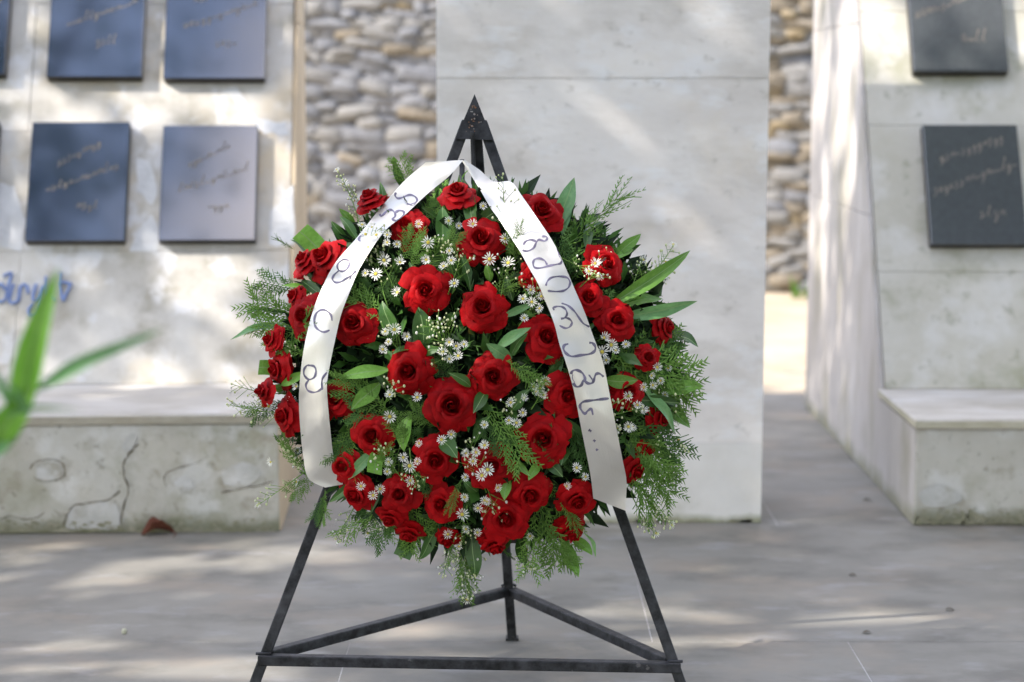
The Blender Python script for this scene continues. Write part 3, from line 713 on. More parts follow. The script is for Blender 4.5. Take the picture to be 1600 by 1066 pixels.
LEAVES = [(601, 350, 594, 287, 15, 'd', .02), (688, 384, 692, 325, 26, 'd', .03), (738, 362, 738, 303, 22, 'd', .03), (748, 350, 788, 322, 26, 'd', .03), (812, 398, 829, 349, 18, 'l', .06),
          (868, 362, 893, 280, 28, 'g', .01), (878, 368, 899, 288, 18, 'g', 0), (917, 392, 916, 352, 16, 'd', .02), (962, 402, 999, 366, 18, 'l', 0), (962, 405, 989, 391, 12, 'l', 0),
          (950, 478, 1071, 396, 24, 'l', 0), (962, 500, 1084, 468, 22, 'g', .01), (968, 480, 1030, 470, 18, 'l', .0), (1035, 540, 1072, 550, 16, 'l', 0), (1040, 520, 1090, 545, 26, 'd', 0),
          (1025, 608, 1098, 607, 24, 'l', 0), (1005, 605, 1052, 678, 18, 'g', .03), (1035, 632, 1076, 672, 32, 'l', 0), (945, 594, 996, 594, 22, 'l', .04), (990, 625, 1060, 628, 20, 'd', .01),
          (508, 405, 468, 362, 36, 'c', .0), (482, 402, 452, 376, 22, 'd', 0), (545, 378, 518, 345, 18, 'd', 0), (560, 376, 530, 340, 16, 'd', .01), (556, 352, 528, 327, 14, 'l', 0),
          (452, 508, 361, 535, 24, 'g', 0), (450, 492, 380, 491, 9, 'd', 0), (448, 580, 404, 574, 24, 'c', 0), (455, 612, 420, 606, 16, 'l', 0), (484, 452, 440, 450, 10, 'l', 0),
          (505, 465, 472, 440, 16, 'd', .03), (480, 582, 441, 600, 15, 'l', .03), (606, 576, 531, 594, 22, 'l', .04), (592, 598, 549, 640, 26, 'l', .03), (645, 543, 612, 556, 14, 'd', .03),
          (660, 552, 690, 545, 16, 'd', .02), (785, 494, 838, 474, 12, 'g', .03), (776, 544, 830, 512, 17, 'g', .03), (800, 560, 758, 538, 22, 'g', .03), (798, 556, 825, 520, 16, 'd', .02),
          (735, 604, 700, 582, 16, 'd', .03), (762, 612, 738, 646, 20, 'd', .03), (640, 650, 634, 706, 30, 'l', .0), (686, 686, 716, 716, 26, 'd', .03), (584, 702, 547, 750, 18, 'g', .04),
          (592, 704, 584, 740, 24, 'c', .04), (572, 742, 516, 784, 14, 'd', .02), (562, 758, 552, 783, 9, 'l', .03), (840, 722, 826, 752, 15, 'l', .04), (808, 722, 830, 745, 10, 'l', .04),
          (795, 748, 788, 782, 18, 'l', .03), (884, 698, 878, 728, 18, 'd', .03), (644, 825, 626, 870, 28, 'x', 0), (682, 828, 652, 873, 20, 'd', 0), (878, 845, 901, 904, 26, 'l', 0),
          (895, 838, 924, 870, 20, 'l', 0), (912, 832, 928, 873, 16, 'l', 0), (738, 832, 738, 905, 26, 'd', 0), (812, 842, 822, 888, 20, 'd', 0), (662, 440, 640, 410, 14, 'd', .0),
          (735, 455, 718, 398, 16, 'd', .01), (715, 440, 728, 395, 18, 'd', .0), (800, 470, 792, 430, 14, 'd', 0), (765, 440, 762, 412, 14, 'l', 0), (660, 545, 655, 480, 36, 'd', 0), (615, 530, 600, 470, 26, 'd', 0),
          (740, 690, 770, 650, 20, 'd', 0), (860, 600, 880, 560, 18, 'd', 0), (905, 690, 880, 650, 20, 'd', 0), (800, 640, 830, 610, 20, 'd', 0), (620, 260, 616, 245, 10, 'l', 0), (636, 300, 614, 246, 14, 'd', -.02),
          (720, 290, 740, 262, 8, 'l', 0), (655, 765, 668, 745, 14, 'd', .02), (745, 770, 722, 748, 16, 'd', .02), (852, 722, 880, 745, 18, 'd', .02), (700, 690, 716, 676, 14, 'd', .02)]
for i, (u0, v0, u1, v1, wd, kd, ex_) in enumerate(LEAVES):
    A = dome(u0, v0, -.012 + ex_ * .5); B = dome(u1, v1, ex_ * .8 + .004)
    me = LV[kd][i % len(LV[kd])]
    nr = (dnormal((A + B) / 2, .5) + Vector((rr.uniform(-.35, .35), 0, rr.uniform(-.2, .5)))).normalized()
    place_flat('leaf', me, A, B, wd * PXM / .4, nr, wr, rr.uniform(-.35, .35))

# ---- fronds
def frond_mesh(name, seed, mat, kind='thuja'):
    r = random.Random(seed); ac = Acc()
    def twig(p, d, L, w0, w1, z0=0, bend=0):
        n = 3; vs = []; fs = []
        dd = d.normalized(); q = p.copy(); an = 0
        for i in range(n + 1):
            t = i / n; s_ = Vector((-dd.y, dd.x, 0)); wd = w0 + (w1 - w0) * t
            vs += [q - s_ * wd + Vector((0, 0, 0)), q + Vector((0, 0, wd * 1.2)), q + s_ * wd]
            dd = (Matrix.Rotation(bend / n, 3, 'Z') @ dd); dd.z += r.uniform(-.04, .02); q = q + dd * (L / n)
        for i in range(n):
            for k in range(2): a0 = i * 3 + k; fs.append((a0, a0 + 1, a0 + 4, a0 + 3))
        ac.add(vs, fs); return vs
    nb = 10 if kind == 'thuja' else 10
    twig(Vector((0, 0, 0)), Vector((0, 1, 0)), 1, .008, .004, 0, r.uniform(-.1, .1))
    for i in range(nb):
        t = .06 + .92 * i / nb + r.uniform(-.01, .01)
        env = math.sin(math.pi * min(1, .25 + .75 * (1 - t))) ** .7 * (1 if t > .1 else .6)
        for s_ in (-1, 1):
            if r.random() < .08: continue
            an = s_ * (r.uniform(.65, .95) if kind == 'thuja' else r.uniform(.5, 1.0)); L = .42 * env * r.uniform(.7, 1.15) + .05
            d = Vector((math.sin(an), math.cos(an), r.uniform(-.25, .2))); p = Vector((0, t + s_ * .012, 0))
            twig(p, d, L, .012, .006, 0, s_ * -.5 if kind == 'thuja' else r.uniform(-.6, .6))
            m_ = max(2, int(L / (.072 if kind == 'thuja' else .085)))
            for k in range(1, m_ + 1):
                tt = k / (m_ + .6); pp = p + d * (L * tt)
                for s2 in (-1, 1):
                    a2 = an + s2 * r.uniform(.45, .65) - s_ * .3 * tt
                    l2 = (.115 if kind == 'thuja' else .09) * (1.15 - .5 * tt) * r.uniform(.7, 1.3)
                    twig(pp, Vector((math.sin(a2), math.cos(a2), r.uniform(-.2, .3))), l2, (.0155 if kind == 'thuja' else .010), .004, 0, -s2 * .15)
    return ac.mesh(name, [mat], True)
FR = {'t': [frond_mesh('frond', s, m_fern) for s in (21, 22, 23)], 'd': [frond_mesh('frond', s, m_fernd) for s in (24, 25)], 'a': [frond_mesh('frond', s, m_fern, 'asp') for s in (26, 27)]}
FRONDS = [(955, 570, 1062, 606, 84, 't', .0), (960, 590, 1074, 636, 80, 't', .0), (960, 550, 1050, 556, 80, 'd', 0), (968, 640, 1040, 730, 70, 'd', 0), (980, 665, 1052, 742, 60, 't', .0), (985, 700, 1052, 776, 60, 't', 0), (968, 600, 1050, 660, 70, 'd', -.01), (645, 300, 622, 247, 50, 't', 0), (668, 330, 702, 290, 50, 't', 0), (655, 345, 690, 318, 50, 't', 0), (622, 412, 650, 362, 45, 't', .03), (640, 420, 668, 372, 40, 't', .03), (692, 405, 714, 362, 40, 't', .03),
          (470, 452, 402, 436, 55, 'd', 0), (468, 500, 388, 470, 70, 't', 0), (470, 520, 396, 505, 60, 't', 0), (462, 478, 398, 470, 60, 'a', 0), (450, 545, 480, 500, 40, 't', .05), (478, 555, 420, 530, 40, 't', .03),
          (620, 505, 545, 458, 55, 't', .02), (600, 520, 548, 470, 50, 't', .01), (486, 750, 440, 690, 50, 't', 0), (495, 745, 452, 772, 40, 't', 0), (480, 690, 436, 678, 30, 'd', 0),
          (580, 600, 520, 592, 30, 't', .05), (618, 645, 532, 606, 55, 't', .03), (605, 650, 548, 645, 46, 'd', .02), (560, 650, 522, 722, 50, 't', .03), (545, 660, 530, 720, 46, 'd', .03), (575, 700, 545, 740, 40, 't', .02),
          (756, 628, 818, 724, 62, 't', .03), (740, 650, 790, 700, 60, 'd', .02), (905, 740, 858, 690, 46, 'd', .02), (885, 660, 925, 740, 56, 'd', .02), (788, 562, 848, 604, 34, 't', .05), (745, 618, 660, 640, 40, 'd', .0),
          (960, 560, 1085, 588, 90, 't', .01), (950, 565, 1060, 535, 80, 't', .0), (965, 585, 1080, 612, 76, 't', .0), (955, 575, 1070, 560, 80, 'd', .0), (975, 650, 1044, 752, 70, 't', 0), (975, 690, 1030, 780, 60, 't', 0), (985, 640, 1062, 715, 70, 'd', 0),
          (975, 710, 1022, 812, 56, 't', 0), (980, 680, 1050, 728, 60, 't', 0), (870, 400, 972, 303, 50, 'a', 0), (880, 450, 905, 345, 70, 't', .0), (870, 440, 950, 380, 70, 't', 0), (900, 460, 870, 380, 60, 'd', 0), (910, 480, 960, 470, 50, 'd', .0),
          (605, 790, 532, 838, 46, 'a', 0), (640, 775, 655, 845, 66, 't', 0), (668, 785, 700, 842, 56, 't', 0), (625, 785, 582, 856, 46, 'd', 0), (640, 800, 640, 866, 46, 't', 0), (600, 780, 560, 820, 50, 'd', 0), (590, 790, 600, 842, 50, 't', 0),
          (838, 780, 872, 886, 66, 't', .01), (850, 790, 888, 880, 60, 't', .01), (835, 800, 828, 895, 50, 't', 0), (846, 740, 892, 815, 36, 't', .03), (870, 770, 906, 830, 26, 't', .05), (760, 850, 720, 862, 40, 'd', 0), (780, 855, 800, 870, 40, 'd', 0),
          (722, 830, 729, 935, 40, 't', 0), (735, 830, 722, 915, 40, 'a', 0), (700, 830, 706, 880, 36, 'a', 0), (508, 765, 503, 818, 34, 't', 0), (505, 775, 490, 812, 26, 'd', 0), (445, 625, 390, 655, 40, 'd', 0), (450, 630, 385, 640, 36, 'a', 0),
          (460, 390, 432, 373, 20, 'a', 0), (690, 665, 640, 640, 40, 't', .02), (640, 700, 612, 650, 36, 't', .03), (612, 745, 600, 700, 36, 't', .03), (805, 415, 800, 370, 34, 'a', .05), (815, 400, 812, 350, 22, 'a', .07), (760, 480, 800, 440, 46, 'a', .0),
          (850, 610, 880, 575, 40, 'd', 0), (700, 600, 690, 560, 50, 'd', 0), (690, 560, 648, 545, 50, 'd', .0), (690, 780, 665, 750, 46, 'd', .0), (735, 760, 716, 800, 40, 'd', 0), (650, 700, 640, 670, 50, 'd', 0), (585, 450, 560, 420, 50, 'd', 0), (640, 470, 600, 440, 60, 'd', 0), (735, 430, 700, 420, 50, 'd', 0), (705, 395, 680, 420, 50, 'd', 0), (722, 745, 700, 800, 18, 't', .06)]
# pairs of fronds laid with the tips crossing
for i, (u0, v0, u1, v1, wd, kd, ex_) in enumerate(FRONDS):
    A = dome(u0, v0, -.015 + ex_ * .5); B = dome(u1, v1, ex_ + .008)
    nr = (dnormal((A + B) / 2, .4) + Vector((rr.uniform(-.3, .3), 0, rr.uniform(-.2, .3)))).normalized()
    L = (B - A).length
    place_flat('frond', FR[kd][i % len(FR[kd])], A, B, max(wd * PXM / .85, L * .36), nr, wr, rr.uniform(-.3, .3))

# ---- asters and bud sprigs
def aster_mesh(seed, cup=.15):
    r = random.Random(seed); ac = Acc(); n = r.choice((13, 15, 17))
    for k in range(n):
        an = 2 * math.pi * (k + r.uniform(-.22, .22)) / n; L = r.uniform(.82, 1.05); z1 = cup * r.uniform(.3, 1.5) - .02; wd = .09
        d = Vector((math.cos(an), math.sin(an), 0)); s_ = Vector((-d.y, d.x, 0)); zz = Vector((0, 0, 1))
        ac.add([d * .2, d * .6 - s_ * wd + zz * z1 * .5, d * .6 + s_ * wd + zz * z1 * .5, d * L - s_ * wd * .5 + zz * z1, d * L + s_ * wd * .5 + zz * z1], [(0, 1, 2), (1, 3, 4, 2)])
    vs = [Vector((0, 0, .13))]; fs = []
    for rr_, hh in ((.14, .11), (.27, .03)):
        for k in range(7): vs.append(Vector((rr_ * math.cos(k * .8976), rr_ * math.sin(k * .8976), hh)))
    for k in range(7):
        k2 = (k + 1) % 7; fs.append((0, 1 + k, 1 + k2)); fs.append((1 + k, 8 + k, 8 + k2, 1 + k2))
    ac.add(vs, fs, 1)
    ac.add(*tube_data([Vector((0, 0, -.9)), Vector((0, 0, -.25)), Vector((0, 0, 0))], [.05, .09, .2], 5), 2)
    return ac.mesh('aster', [m_white, m_yellow, m_bud])
AM = [aster_mesh(s, c) for s, c in ((1, .1), (2, .2), (3, .35), (4, .0), (5, .8))]
ASTERS = [(654, 350), (669, 379), (701, 345), (717, 353), (739, 350), (765, 405), (794, 411), (666, 406), (702, 392), (693, 416), (705, 407), (600, 407), (625, 410), (587, 428), (605, 379), (620, 382), (710, 443), (621, 457), (571, 427),
          (575, 386), (588, 367), (571, 366), (581, 355), (566, 351), (605, 367), (566, 326), (829, 453), (846, 463), (817, 467), (831, 472), (843, 482), (819, 497), (789, 373), (755, 322), (616, 515), (602, 518), (607, 534), (636, 526), (598, 546),
          (702, 535), (725, 538), (713, 541), (692, 550), (716, 556), (702, 561), (852, 595), (941, 550), (955, 539), (978, 538), (962, 547), (947, 563), (1054, 581), (1018, 587), (1032, 595), (1020, 602), (1006, 605), (1039, 617), (1027, 574), (1044, 575),
          (982, 619), (996, 633), (1004, 641), (982, 667), (989, 668), (965, 669), (1060, 688), (609, 617), (652, 621), (609, 651), (757, 664), (690, 687), (705, 679), (655, 693), (630, 715), (640, 728), (652, 721), (607, 722), (605, 737), (744, 707), (757, 696),
          (739, 721), (728, 708), (762, 734), (753, 743), (727, 746), (798, 629), (817, 645), (807, 661), (795, 657), (819, 622), (838, 612), (849, 617), (843, 607), (834, 604), (778, 762), (641, 751), (726, 777), (722, 804), (747, 794), (728, 827), (746, 832), (717, 854), (700, 835), (757, 782),
          (583, 774), (594, 764), (564, 760), (557, 812), (575, 833), (597, 813), (761, 784), (901, 731), (915, 745), (828, 838), (823, 859), (823, 868), (831, 887), (900, 814), (907, 828), (986, 761), (413, 539), (463, 604), (446, 608), (457, 625), (420, 635),
          (465, 704), (423, 722), (463, 753), (405, 787), (730, 937), (526, 265), (536, 288), (1052, 382), (1005, 406), (1040, 409), (1025, 833), (1050, 820), (920, 424), (941, 404), (930, 412), (936, 432), (944, 528), (885, 880 - 120)]
BIG = {(669, 379), (587, 428), (600, 407), (616, 515), (955, 539), (762, 734), (753, 743), (640, 728), (722, 804), (941, 550), (765, 405), (794, 411), (730, 937), (1060, 688), (609, 651)}
for i, (u_, v_) in enumerate(ASTERS):
    far = (u_ - 747) ** 2 / 300 ** 2 + (v_ - 573) ** 2 / 285 ** 2 > 1
    onrib = 560 < u_ < 610 and 345 < v_ < 390
    p = dome(u_, v_, .085 if onrib else (.045 if not far else .0))
    nr = (dnormal(p, .35) * .8 + Vector((rr.uniform(-.5, .5), -.25, rr.uniform(-.15, .6)))).normalized()
    s_ = (.0152 if (u_, v_) in BIG else rr.uniform(.0088, .0126)); k = 4 if rr.random() < .16 and (u_, v_) not in BIG else rr.randrange(4)
    link('aster', AM[k], wr, Matrix.Translation(p - WC) @ nr.to_track_quat('Z', 'Y').to_matrix().to_4x4() @ Matrix.Rotation(rr.uniform(0, 6), 4, 'Z') @ Matrix.Scale(s_, 4))
def bud(ac, p, s_, m=1):
    v, f = tube_data([p + Vector((0, 0, -s_)), p + Vector((0, 0, -.2 * s_)), p + Vector((0, 0, .6 * s_)), p + Vector((0, 0, s_))], [.3 * s_, .85 * s_, .7 * s_, .25 * s_], 5)
    ac.add(v, f, m)
def sprig(u0, v0, u1, v1, nb, spread, ex_=.02, seed=0, white=.3):
    r = random.Random(seed + int(u0)); ac = Acc()
    A = dome(u0, v0, ex_ * .3) - WC; B = dome(u1, v1, ex_) - WC; L = (B - A).length
    side = (B - A).cross(Nn).normalized(); up_ = Nn
    bow = r.uniform(-.08, .08)
    pt = lambda t: A + (B - A) * t + side * (bow * L * math.sin(t * math.pi))
    pts = [pt(i / 6) for i in range(7)]
    ac.add(*tube_data(pts, [.0014 - .0008 * i / 6 for i in range(7)], 4), 0)
    for k in range(nb):
        t = .25 + .75 * (k + r.random()) / nb; s_ = r.choice((-1, 1)); d = side * s_ * r.uniform(.4, 1) + (B - A) / L * r.uniform(.5, 1.1) + up_ * r.uniform(-.4, .6)
        l = spread * PXM * r.uniform(.35, 1) * (1.2 - .6 * t); p0 = pt(min(1, t * .93)); p1 = p0 + d.normalized() * l
        ac.add(*tube_data([p0, (p0 + p1) / 2 + up_ * .001, p1], .0006, 3), 0)
        bud(ac, p1, r.uniform(.0018, .0034), 2 if r.random() < white else 1)
        if r.random() < .6:
            p2 = p0.lerp(p1, .5) + (side * -s_ + (B - A) / L).normalized() * l * .4
            ac.add(*tube_data([p0.lerp(p1, .5), p2], .0005, 3), 0); bud(ac, p2, r.uniform(.0013, .0026))
    bud(ac, pt(1), .003)
    ac.obj('aster_sprig', [m_fern, m_bud, m_white], wr, True)
for i, s in enumerate([(566, 375, 528, 268, 16, 22), (575, 350, 545, 290, 10, 20), (548, 395, 600, 352, 10, 26, .082), (606, 480, 590, 385, 10, 30, .02), (796, 388, 786, 272, 14, 34, .095), (985, 460, 1052, 384, 16, 34), (985, 455, 1004, 405, 10, 30), (1000, 450, 1045, 420, 12, 26), (480, 735, 402, 790, 12, 26),
                       (470, 645, 355, 632, 16, 34), (455, 615, 362, 600, 16, 34), (985, 690, 1076, 706, 10, 26), (1000, 760, 1052, 822, 14, 30), (985, 770, 1028, 834, 14, 30), (560, 780, 524, 842, 12, 26), (725, 850, 731, 936, 20, 24), (715, 830, 692, 902, 14, 24), (735, 840, 742, 900, 14, 30),
                       (715, 550, 676, 505, 16, 50, .05), (712, 550, 700, 500, 14, 50, .05), (720, 560, 690, 540, 10, 40, .05), (900, 640, 985, 618, 8, 20, .05), (935, 650, 1004, 635, 10, 26, .05), (940, 640, 968, 672, 8, 26, .05), (905, 450, 955, 396, 12, 30, .05), (870, 400, 935, 432, 10, 26, .05),
                       (640, 560, 600, 520, 12, 46, .04), (640, 760, 600, 700, 16, 46, .04), (640, 700, 655, 760, 12, 36, .04), (760, 770, 735, 690, 18, 50, .04), (800, 680, 806, 625, 12, 40, .04), (830, 640, 848, 600, 10, 30, .05), (700, 460, 720, 400, 12, 50, .02), (660, 430, 700, 380, 14, 50, .03), (620, 460, 590, 400, 16, 60, .02),
                       (780, 480, 795, 410, 12, 46, .02), (810, 510, 840, 450, 14, 46, .03), (820, 850, 830, 890, 12, 30, .01), (730, 790, 720, 850, 12, 40, .03), (760, 760, 770, 800, 10, 40, .03), (1000, 640, 1060, 580, 18, 60, .01), (1010, 620, 1050, 610, 14, 50, .02), (600, 640, 615, 600, 12, 36, .04), (480, 700, 460, 710, 12, 34, 0), (560, 830, 600, 800, 10, 30, .01)]):
    sprig(*s, seed=i * 3) if len(s) == 7 else sprig(*s, .02, seed=i * 3)

# ---- dense inner greenery nobody could count
fill = Acc(); r = random.Random(9)
def scat(n, rmax, off0, off1, Lr, wr_, mi):
    for k in range(n):
        th = r.uniform(0, 2 * math.pi); q = rmax * math.sqrt(r.random()); x, y = WA * q * math.cos(th), WB * q * math.sin(th)
        p = Uu * x + Ww * y + Nn * (hsurf(x, y) + r.uniform(off0, off1))
        nr = dnormal(p + WC, .9)
        d = (Vector((r.gauss(0, 1), r.gauss(0, 1), r.gauss(0, 1))) + nr * .9 + (Uu * x + Ww * y) * 2).normalized(); s_ = d.cross(nr + Vector((r.gauss(0, .4), 0, r.gauss(0, .4)))).normalized()
        L = r.uniform(*Lr); wd = L * wr_ * r.uniform(.7, 1.3); b = nr * L * .12
        fill.add([p, p + d * L * .45 - s_ * wd + b, p + d * L * .5 + b * .3, p + d * L * .45 + s_ * wd + b, p + d * L], [(0, 1, 2), (0, 2, 3), (1, 4, 2), (2, 4, 3)], mi)
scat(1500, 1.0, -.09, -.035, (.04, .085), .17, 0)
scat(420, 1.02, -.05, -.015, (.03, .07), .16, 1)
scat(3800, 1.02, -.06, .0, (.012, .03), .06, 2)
for k in range(420):   # rim fringe
    th = r.uniform(0, 6.283); x, y = WA * 1.0 * math.cos(th), WB * math.sin(th); o_ = (Uu * math.cos(th) + Ww * math.sin(th))
    p = Uu * x + Ww * y + Nn * r.uniform(.0, .05); d = (o_ + Vector((r.gauss(0, .5), 0, r.gauss(0, .5))) + Nn * .3).normalized(); s_ = d.cross(Nn).normalized(); L = r.uniform(.015, .055)
    fill.add([p, p + d * L * .5 - s_ * L * .10, p + d * L, p + d * L * .5 + s_ * L * .10], [(0, 1, 2, 3)], r.choice((0, 1, 2, 2)))
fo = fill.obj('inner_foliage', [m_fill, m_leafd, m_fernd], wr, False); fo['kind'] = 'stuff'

# ------------------------------------------------------------------ ribbon
def resample(pts, n):
    P = spline(pts, 8); d = [0]
    for i in range(1, len(P)): d.append(d[-1] + math.dist(P[i], P[i - 1]))
    out = []; j = 0
    for k in range(n):
        s_ = d[-1] * k / (n - 1)
        while j < len(d) - 2 and d[j + 1] < s_: j += 1
        t = (s_ - d[j]) / max(1e-9, d[j + 1] - d[j]); out.append(tuple(P[j][c] + (P[j + 1][c] - P[j][c]) * min(1, t) for c in range(2)))
    return out
LO = [(665, 254), (631, 283.5), (592, 328), (558, 371), (524.5, 410), (502, 452), (488, 489), (478, 528), (471, 570), (467, 624), (469.6, 674.5), (474, 715), (482, 748), (508, 762)]
LI = [(724, 250), (702, 275), (668, 303), (631.5, 337), (600.5, 362), (564, 416), (547, 455), (533, 492), (524, 530), (513, 584), (511, 612), (516, 669), (523, 725), (536, 757)]
RO = [(726, 250), (750, 266), (772, 284), (798.5, 284), (815.4, 306), (840.7, 342.6), (863, 376), (880, 410), (897, 449.6), (914, 489), (928, 528), (942, 565), (953, 618), (963, 669), (973, 719.6), (979, 753), (977, 798)]
RI = [(722, 252), (737, 276), (752, 300), (767, 326), (782, 346), (797, 370), (812.6, 393), (826, 418), (841, 444), (855, 477.7), (866, 506), (874.5, 539), (886, 573), (897, 612.6), (908, 669), (922, 739), (927, 779)]
nn = m_ribbon.node_tree.nodes; ll = m_ribbon.node_tree.links
uvn = nn.new('ShaderNodeUVMap'); mpp = nn.new('ShaderNodeMapping'); mpp.inputs['Scale'].default_value = (70, 1.2, 1); tx = nn.new('ShaderNodeTexNoise'); tx.inputs['Scale'].default_value = 1; tx.inputs['Detail'].default_value = 3
bb = nn.new('ShaderNodeBump'); bb.inputs['Strength'].default_value = .35; bb.inputs['Distance'].default_value = .0015
ll.new(uvn.outputs[0], mpp.inputs[0]); ll.new(mpp.outputs[0], tx.inputs['Vector']); ll.new(tx.outputs['Fac'], bb.inputs['Height']); ll.new(bb.outputs[0], nn['Principled BSDF'].inputs['Normal'])
rib_root = empty('mourning_ribbon', at(725, 252, 4.0)); tag(rib_root, 'white satin ribbon with purple handwritten Georgian letters draped over the rose wreath', 'ribbon')
def band(name, OE, IE, off, crease=()):
    n, mth = 70, 8
    # match by index so the pairs of edge points stay together
    def dens(pts, n_):
        P = spline(pts, 10); return [P[min(len(P) - 1, int(round(i * (len(P) - 1) / (n_ - 1))))] for i in range(n_)]
    o_, i_ = dens(OE, n), dens(IE, n)
    dep = []
    for a_, b_ in zip(o_, i_):
        row = []
        for k in range(mth + 1):
            t = k / mth; u_, v_ = a_[0] + (b_[0] - a_[0]) * t, a_[1] + (b_[1] - a_[1]) * t
            row.append((u_, v_, (dome(u_, v_, off) - CAM).dot(Vector((0, CP, -SP)))))
        dep.append(row)
    # the cloth bridges hollows: smooth the depth along and across, bow the middle slightly
    D = [[c[2] for c in row] for row in dep]
    for _ in range(10):
        D = [[(D[max(i - 1, 0)][k] + D[i][k] * 2 + D[min(i + 1, n - 1)][k]) / 4 for k in range(mth + 1)] for i in range(n)]
        D = [[(row[max(k - 1, 0)] + row[k] * 2 + row[min(k + 1, mth)]) / 4 for k in range(mth + 1)] for row in D]
    vs = []
    for i in range(n):
        for k in range(mth + 1):
            u_, v_, _d = dep[i][k]; t = k / mth
            d_ = D[i][k] - .004 * math.sin(math.pi * t) + .0034 * math.sin(i * .27 + t * 3) + .0012 * math.sin(i * .8 - t * 5)
            for ci, am in crease: d_ += am * math.exp(-((i - ci) / 2.2) ** 2) * (t - .3)
            rdir = ray(u_, v_); rd = rdir / rdir.dot(Vector((0, CP, -SP)))
            vs.append(CAM + rd * d_ - rib_root.location)
    fs = []
    for i in range(n - 1):
        for k in range(mth): q = i * (mth + 1) + k; fs.append((q, q + 1, q + mth + 2, q + mth + 1))
    o = mesh_obj(name, vs, fs, m_ribbon, rib_root, True)
    uv = o.data.uv_layers.new(name='UVMap')
    for lp in o.data.loops: uv.data[lp.index].uv = ((lp.vertex_index % (mth + 1)) / mth, (lp.vertex_index // (mth + 1)) / n * 8)
    return o, vs, fs
tl, vL_, fL_ = band('ribbon_tail', LO, LI, .058)
tr, vR_, fR_ = band('ribbon_tail', RO, RI, .060, crease=((13, .012),))
# the turned-over top where the band goes round the hook
topv = [at(664, 254, 4.02), at(726, 249.5, 4.04), at(742, 262, 4.07), at(738, 300, 4.10), at(700, 300, 4.11), at(664, 262, 4.06)]
bt = [BVHTree.FromPolygons([tuple(v + rib_root.location) for v in vL_], fL_), BVHTree.FromPolygons([tuple(v + rib_root.location) for v in vR_], fR_)]
def rib_pt(which, u_, v_):
    d = ray(u_, v_).normalized(); h = bt[which].ray_cast(CAM, d)
    if h[0] is None:
        h = bt[which].find_nearest(CAM + d * 3.95)
    nr = h[1] if h[1].dot(d) < 0 else -h[1]
    return h[0] + nr * .0006 - rib_root.location
def z1(p): return [(350 + x / 3.5525, 230 + y / 3.5525) for x, y in p]
def z2(p): return [(700 + x / 3.5525, 230 + y / 3.5525) for x, y in p]
def z3(p): return [(350 + x / 3.5525, 500 + y / 3.5525) for x, y in p]
def z4(p): return [(700 + x / 3.5525, 500 + y / 3.5525) for x, y in p]
LET = [(0, [z1([(955, 252), (950, 270), (965, 285), (990, 280), (1030, 266), (1060, 275), (1072, 295), (1060, 312), (1040, 320), (1015, 314)])]),
       (0, [z1([(865, 372), (873, 385), (890, 370), (908, 352), (930, 350), (948, 365), (950, 385), (935, 400), (950, 408), (975, 402), (995, 380), (998, 360), (975, 352), (955, 362), (948, 378)])]),
       (0, [z1([(775, 488), (756, 496), (748, 515), (758, 522)])]),
       (0, [z1([(640, 640), (665, 625), (690, 630), (695, 655), (680, 680), (655, 690), (635, 680), (630, 655), (642, 638)]), z1([(640, 685), (612, 710), (603, 735), (620, 752), (650, 748), (680, 730), (710, 710), (735, 686)]), z1([(698, 738), (708, 714)])]),
       (0, [z1([(600, 964), (595, 935), (575, 912), (545, 903), (515, 920), (502, 955), (505, 990), (525, 1015), (555, 1027), (587, 1016)])]),
       (0, [z3([(470, 252), (500, 258), (511, 285), (500, 320), (470, 330), (445, 305), (445, 275), (460, 254), (475, 252)]), z3([(472, 332), (455, 360), (465, 390), (495, 402), (525, 395), (545, 375), (543, 350)]), z3([(572, 290), (550, 320), (543, 350), (546, 388)])]),
       (1, [z2([(412, 572), (440, 578), (475, 560), (490, 530), (505, 515), (535, 522), (550, 510), (545, 498), (522, 496)]), z2([(490, 525), (460, 515), (430, 525), (418, 545)])]),
       (1, [z2([(618, 602), (632, 620), (625, 645), (600, 652), (560, 660), (510, 672), (480, 668), (472, 645), (480, 625), (505, 618), (535, 630), (550, 655)])]),
       (1, [z2([(543, 770), (552, 745), (575, 725), (620, 718), (660, 725), (677, 750), (668, 780), (640, 798), (600, 802), (553, 798)])]),
       (1, [z2([(590, 905), (584, 893), (605, 885), (635, 888), (655, 905), (660, 930), (645, 950), (628, 952), (655, 948), (677, 957), (688, 975), (675, 998), (650, 1005), (618, 990)]), z2([(630, 867), (665, 880), (700, 910), (725, 945), (750, 978), (785, 998)])]),
       (1, [z4([(668, 133), (645, 142), (642, 165), (660, 190), (690, 203), (740, 196), (790, 188), (815, 170), (816, 145), (800, 128), (784, 128)])]),
       (1, [z4([(750, 345), (760, 325), (745, 295), (715, 279), (690, 285), (682, 315), (695, 350), (715, 371), (740, 362), (752, 335), (775, 352), (800, 350), (810, 330), (820, 303), (840, 298), (864, 316)])]),
       (1, [z4([(893, 436), (840, 442), (790, 448), (750, 455), (733, 475), (740, 500), (760, 520), (775, 505), (795, 495), (804, 528)])]),
       (1, [z4([(781, 609), (788, 614), (796, 618)])]), (1, [z4([(807, 666), (812, 670), (818, 674)])]), (1, [z4([(822, 715), (826, 720), (829, 725)])])]
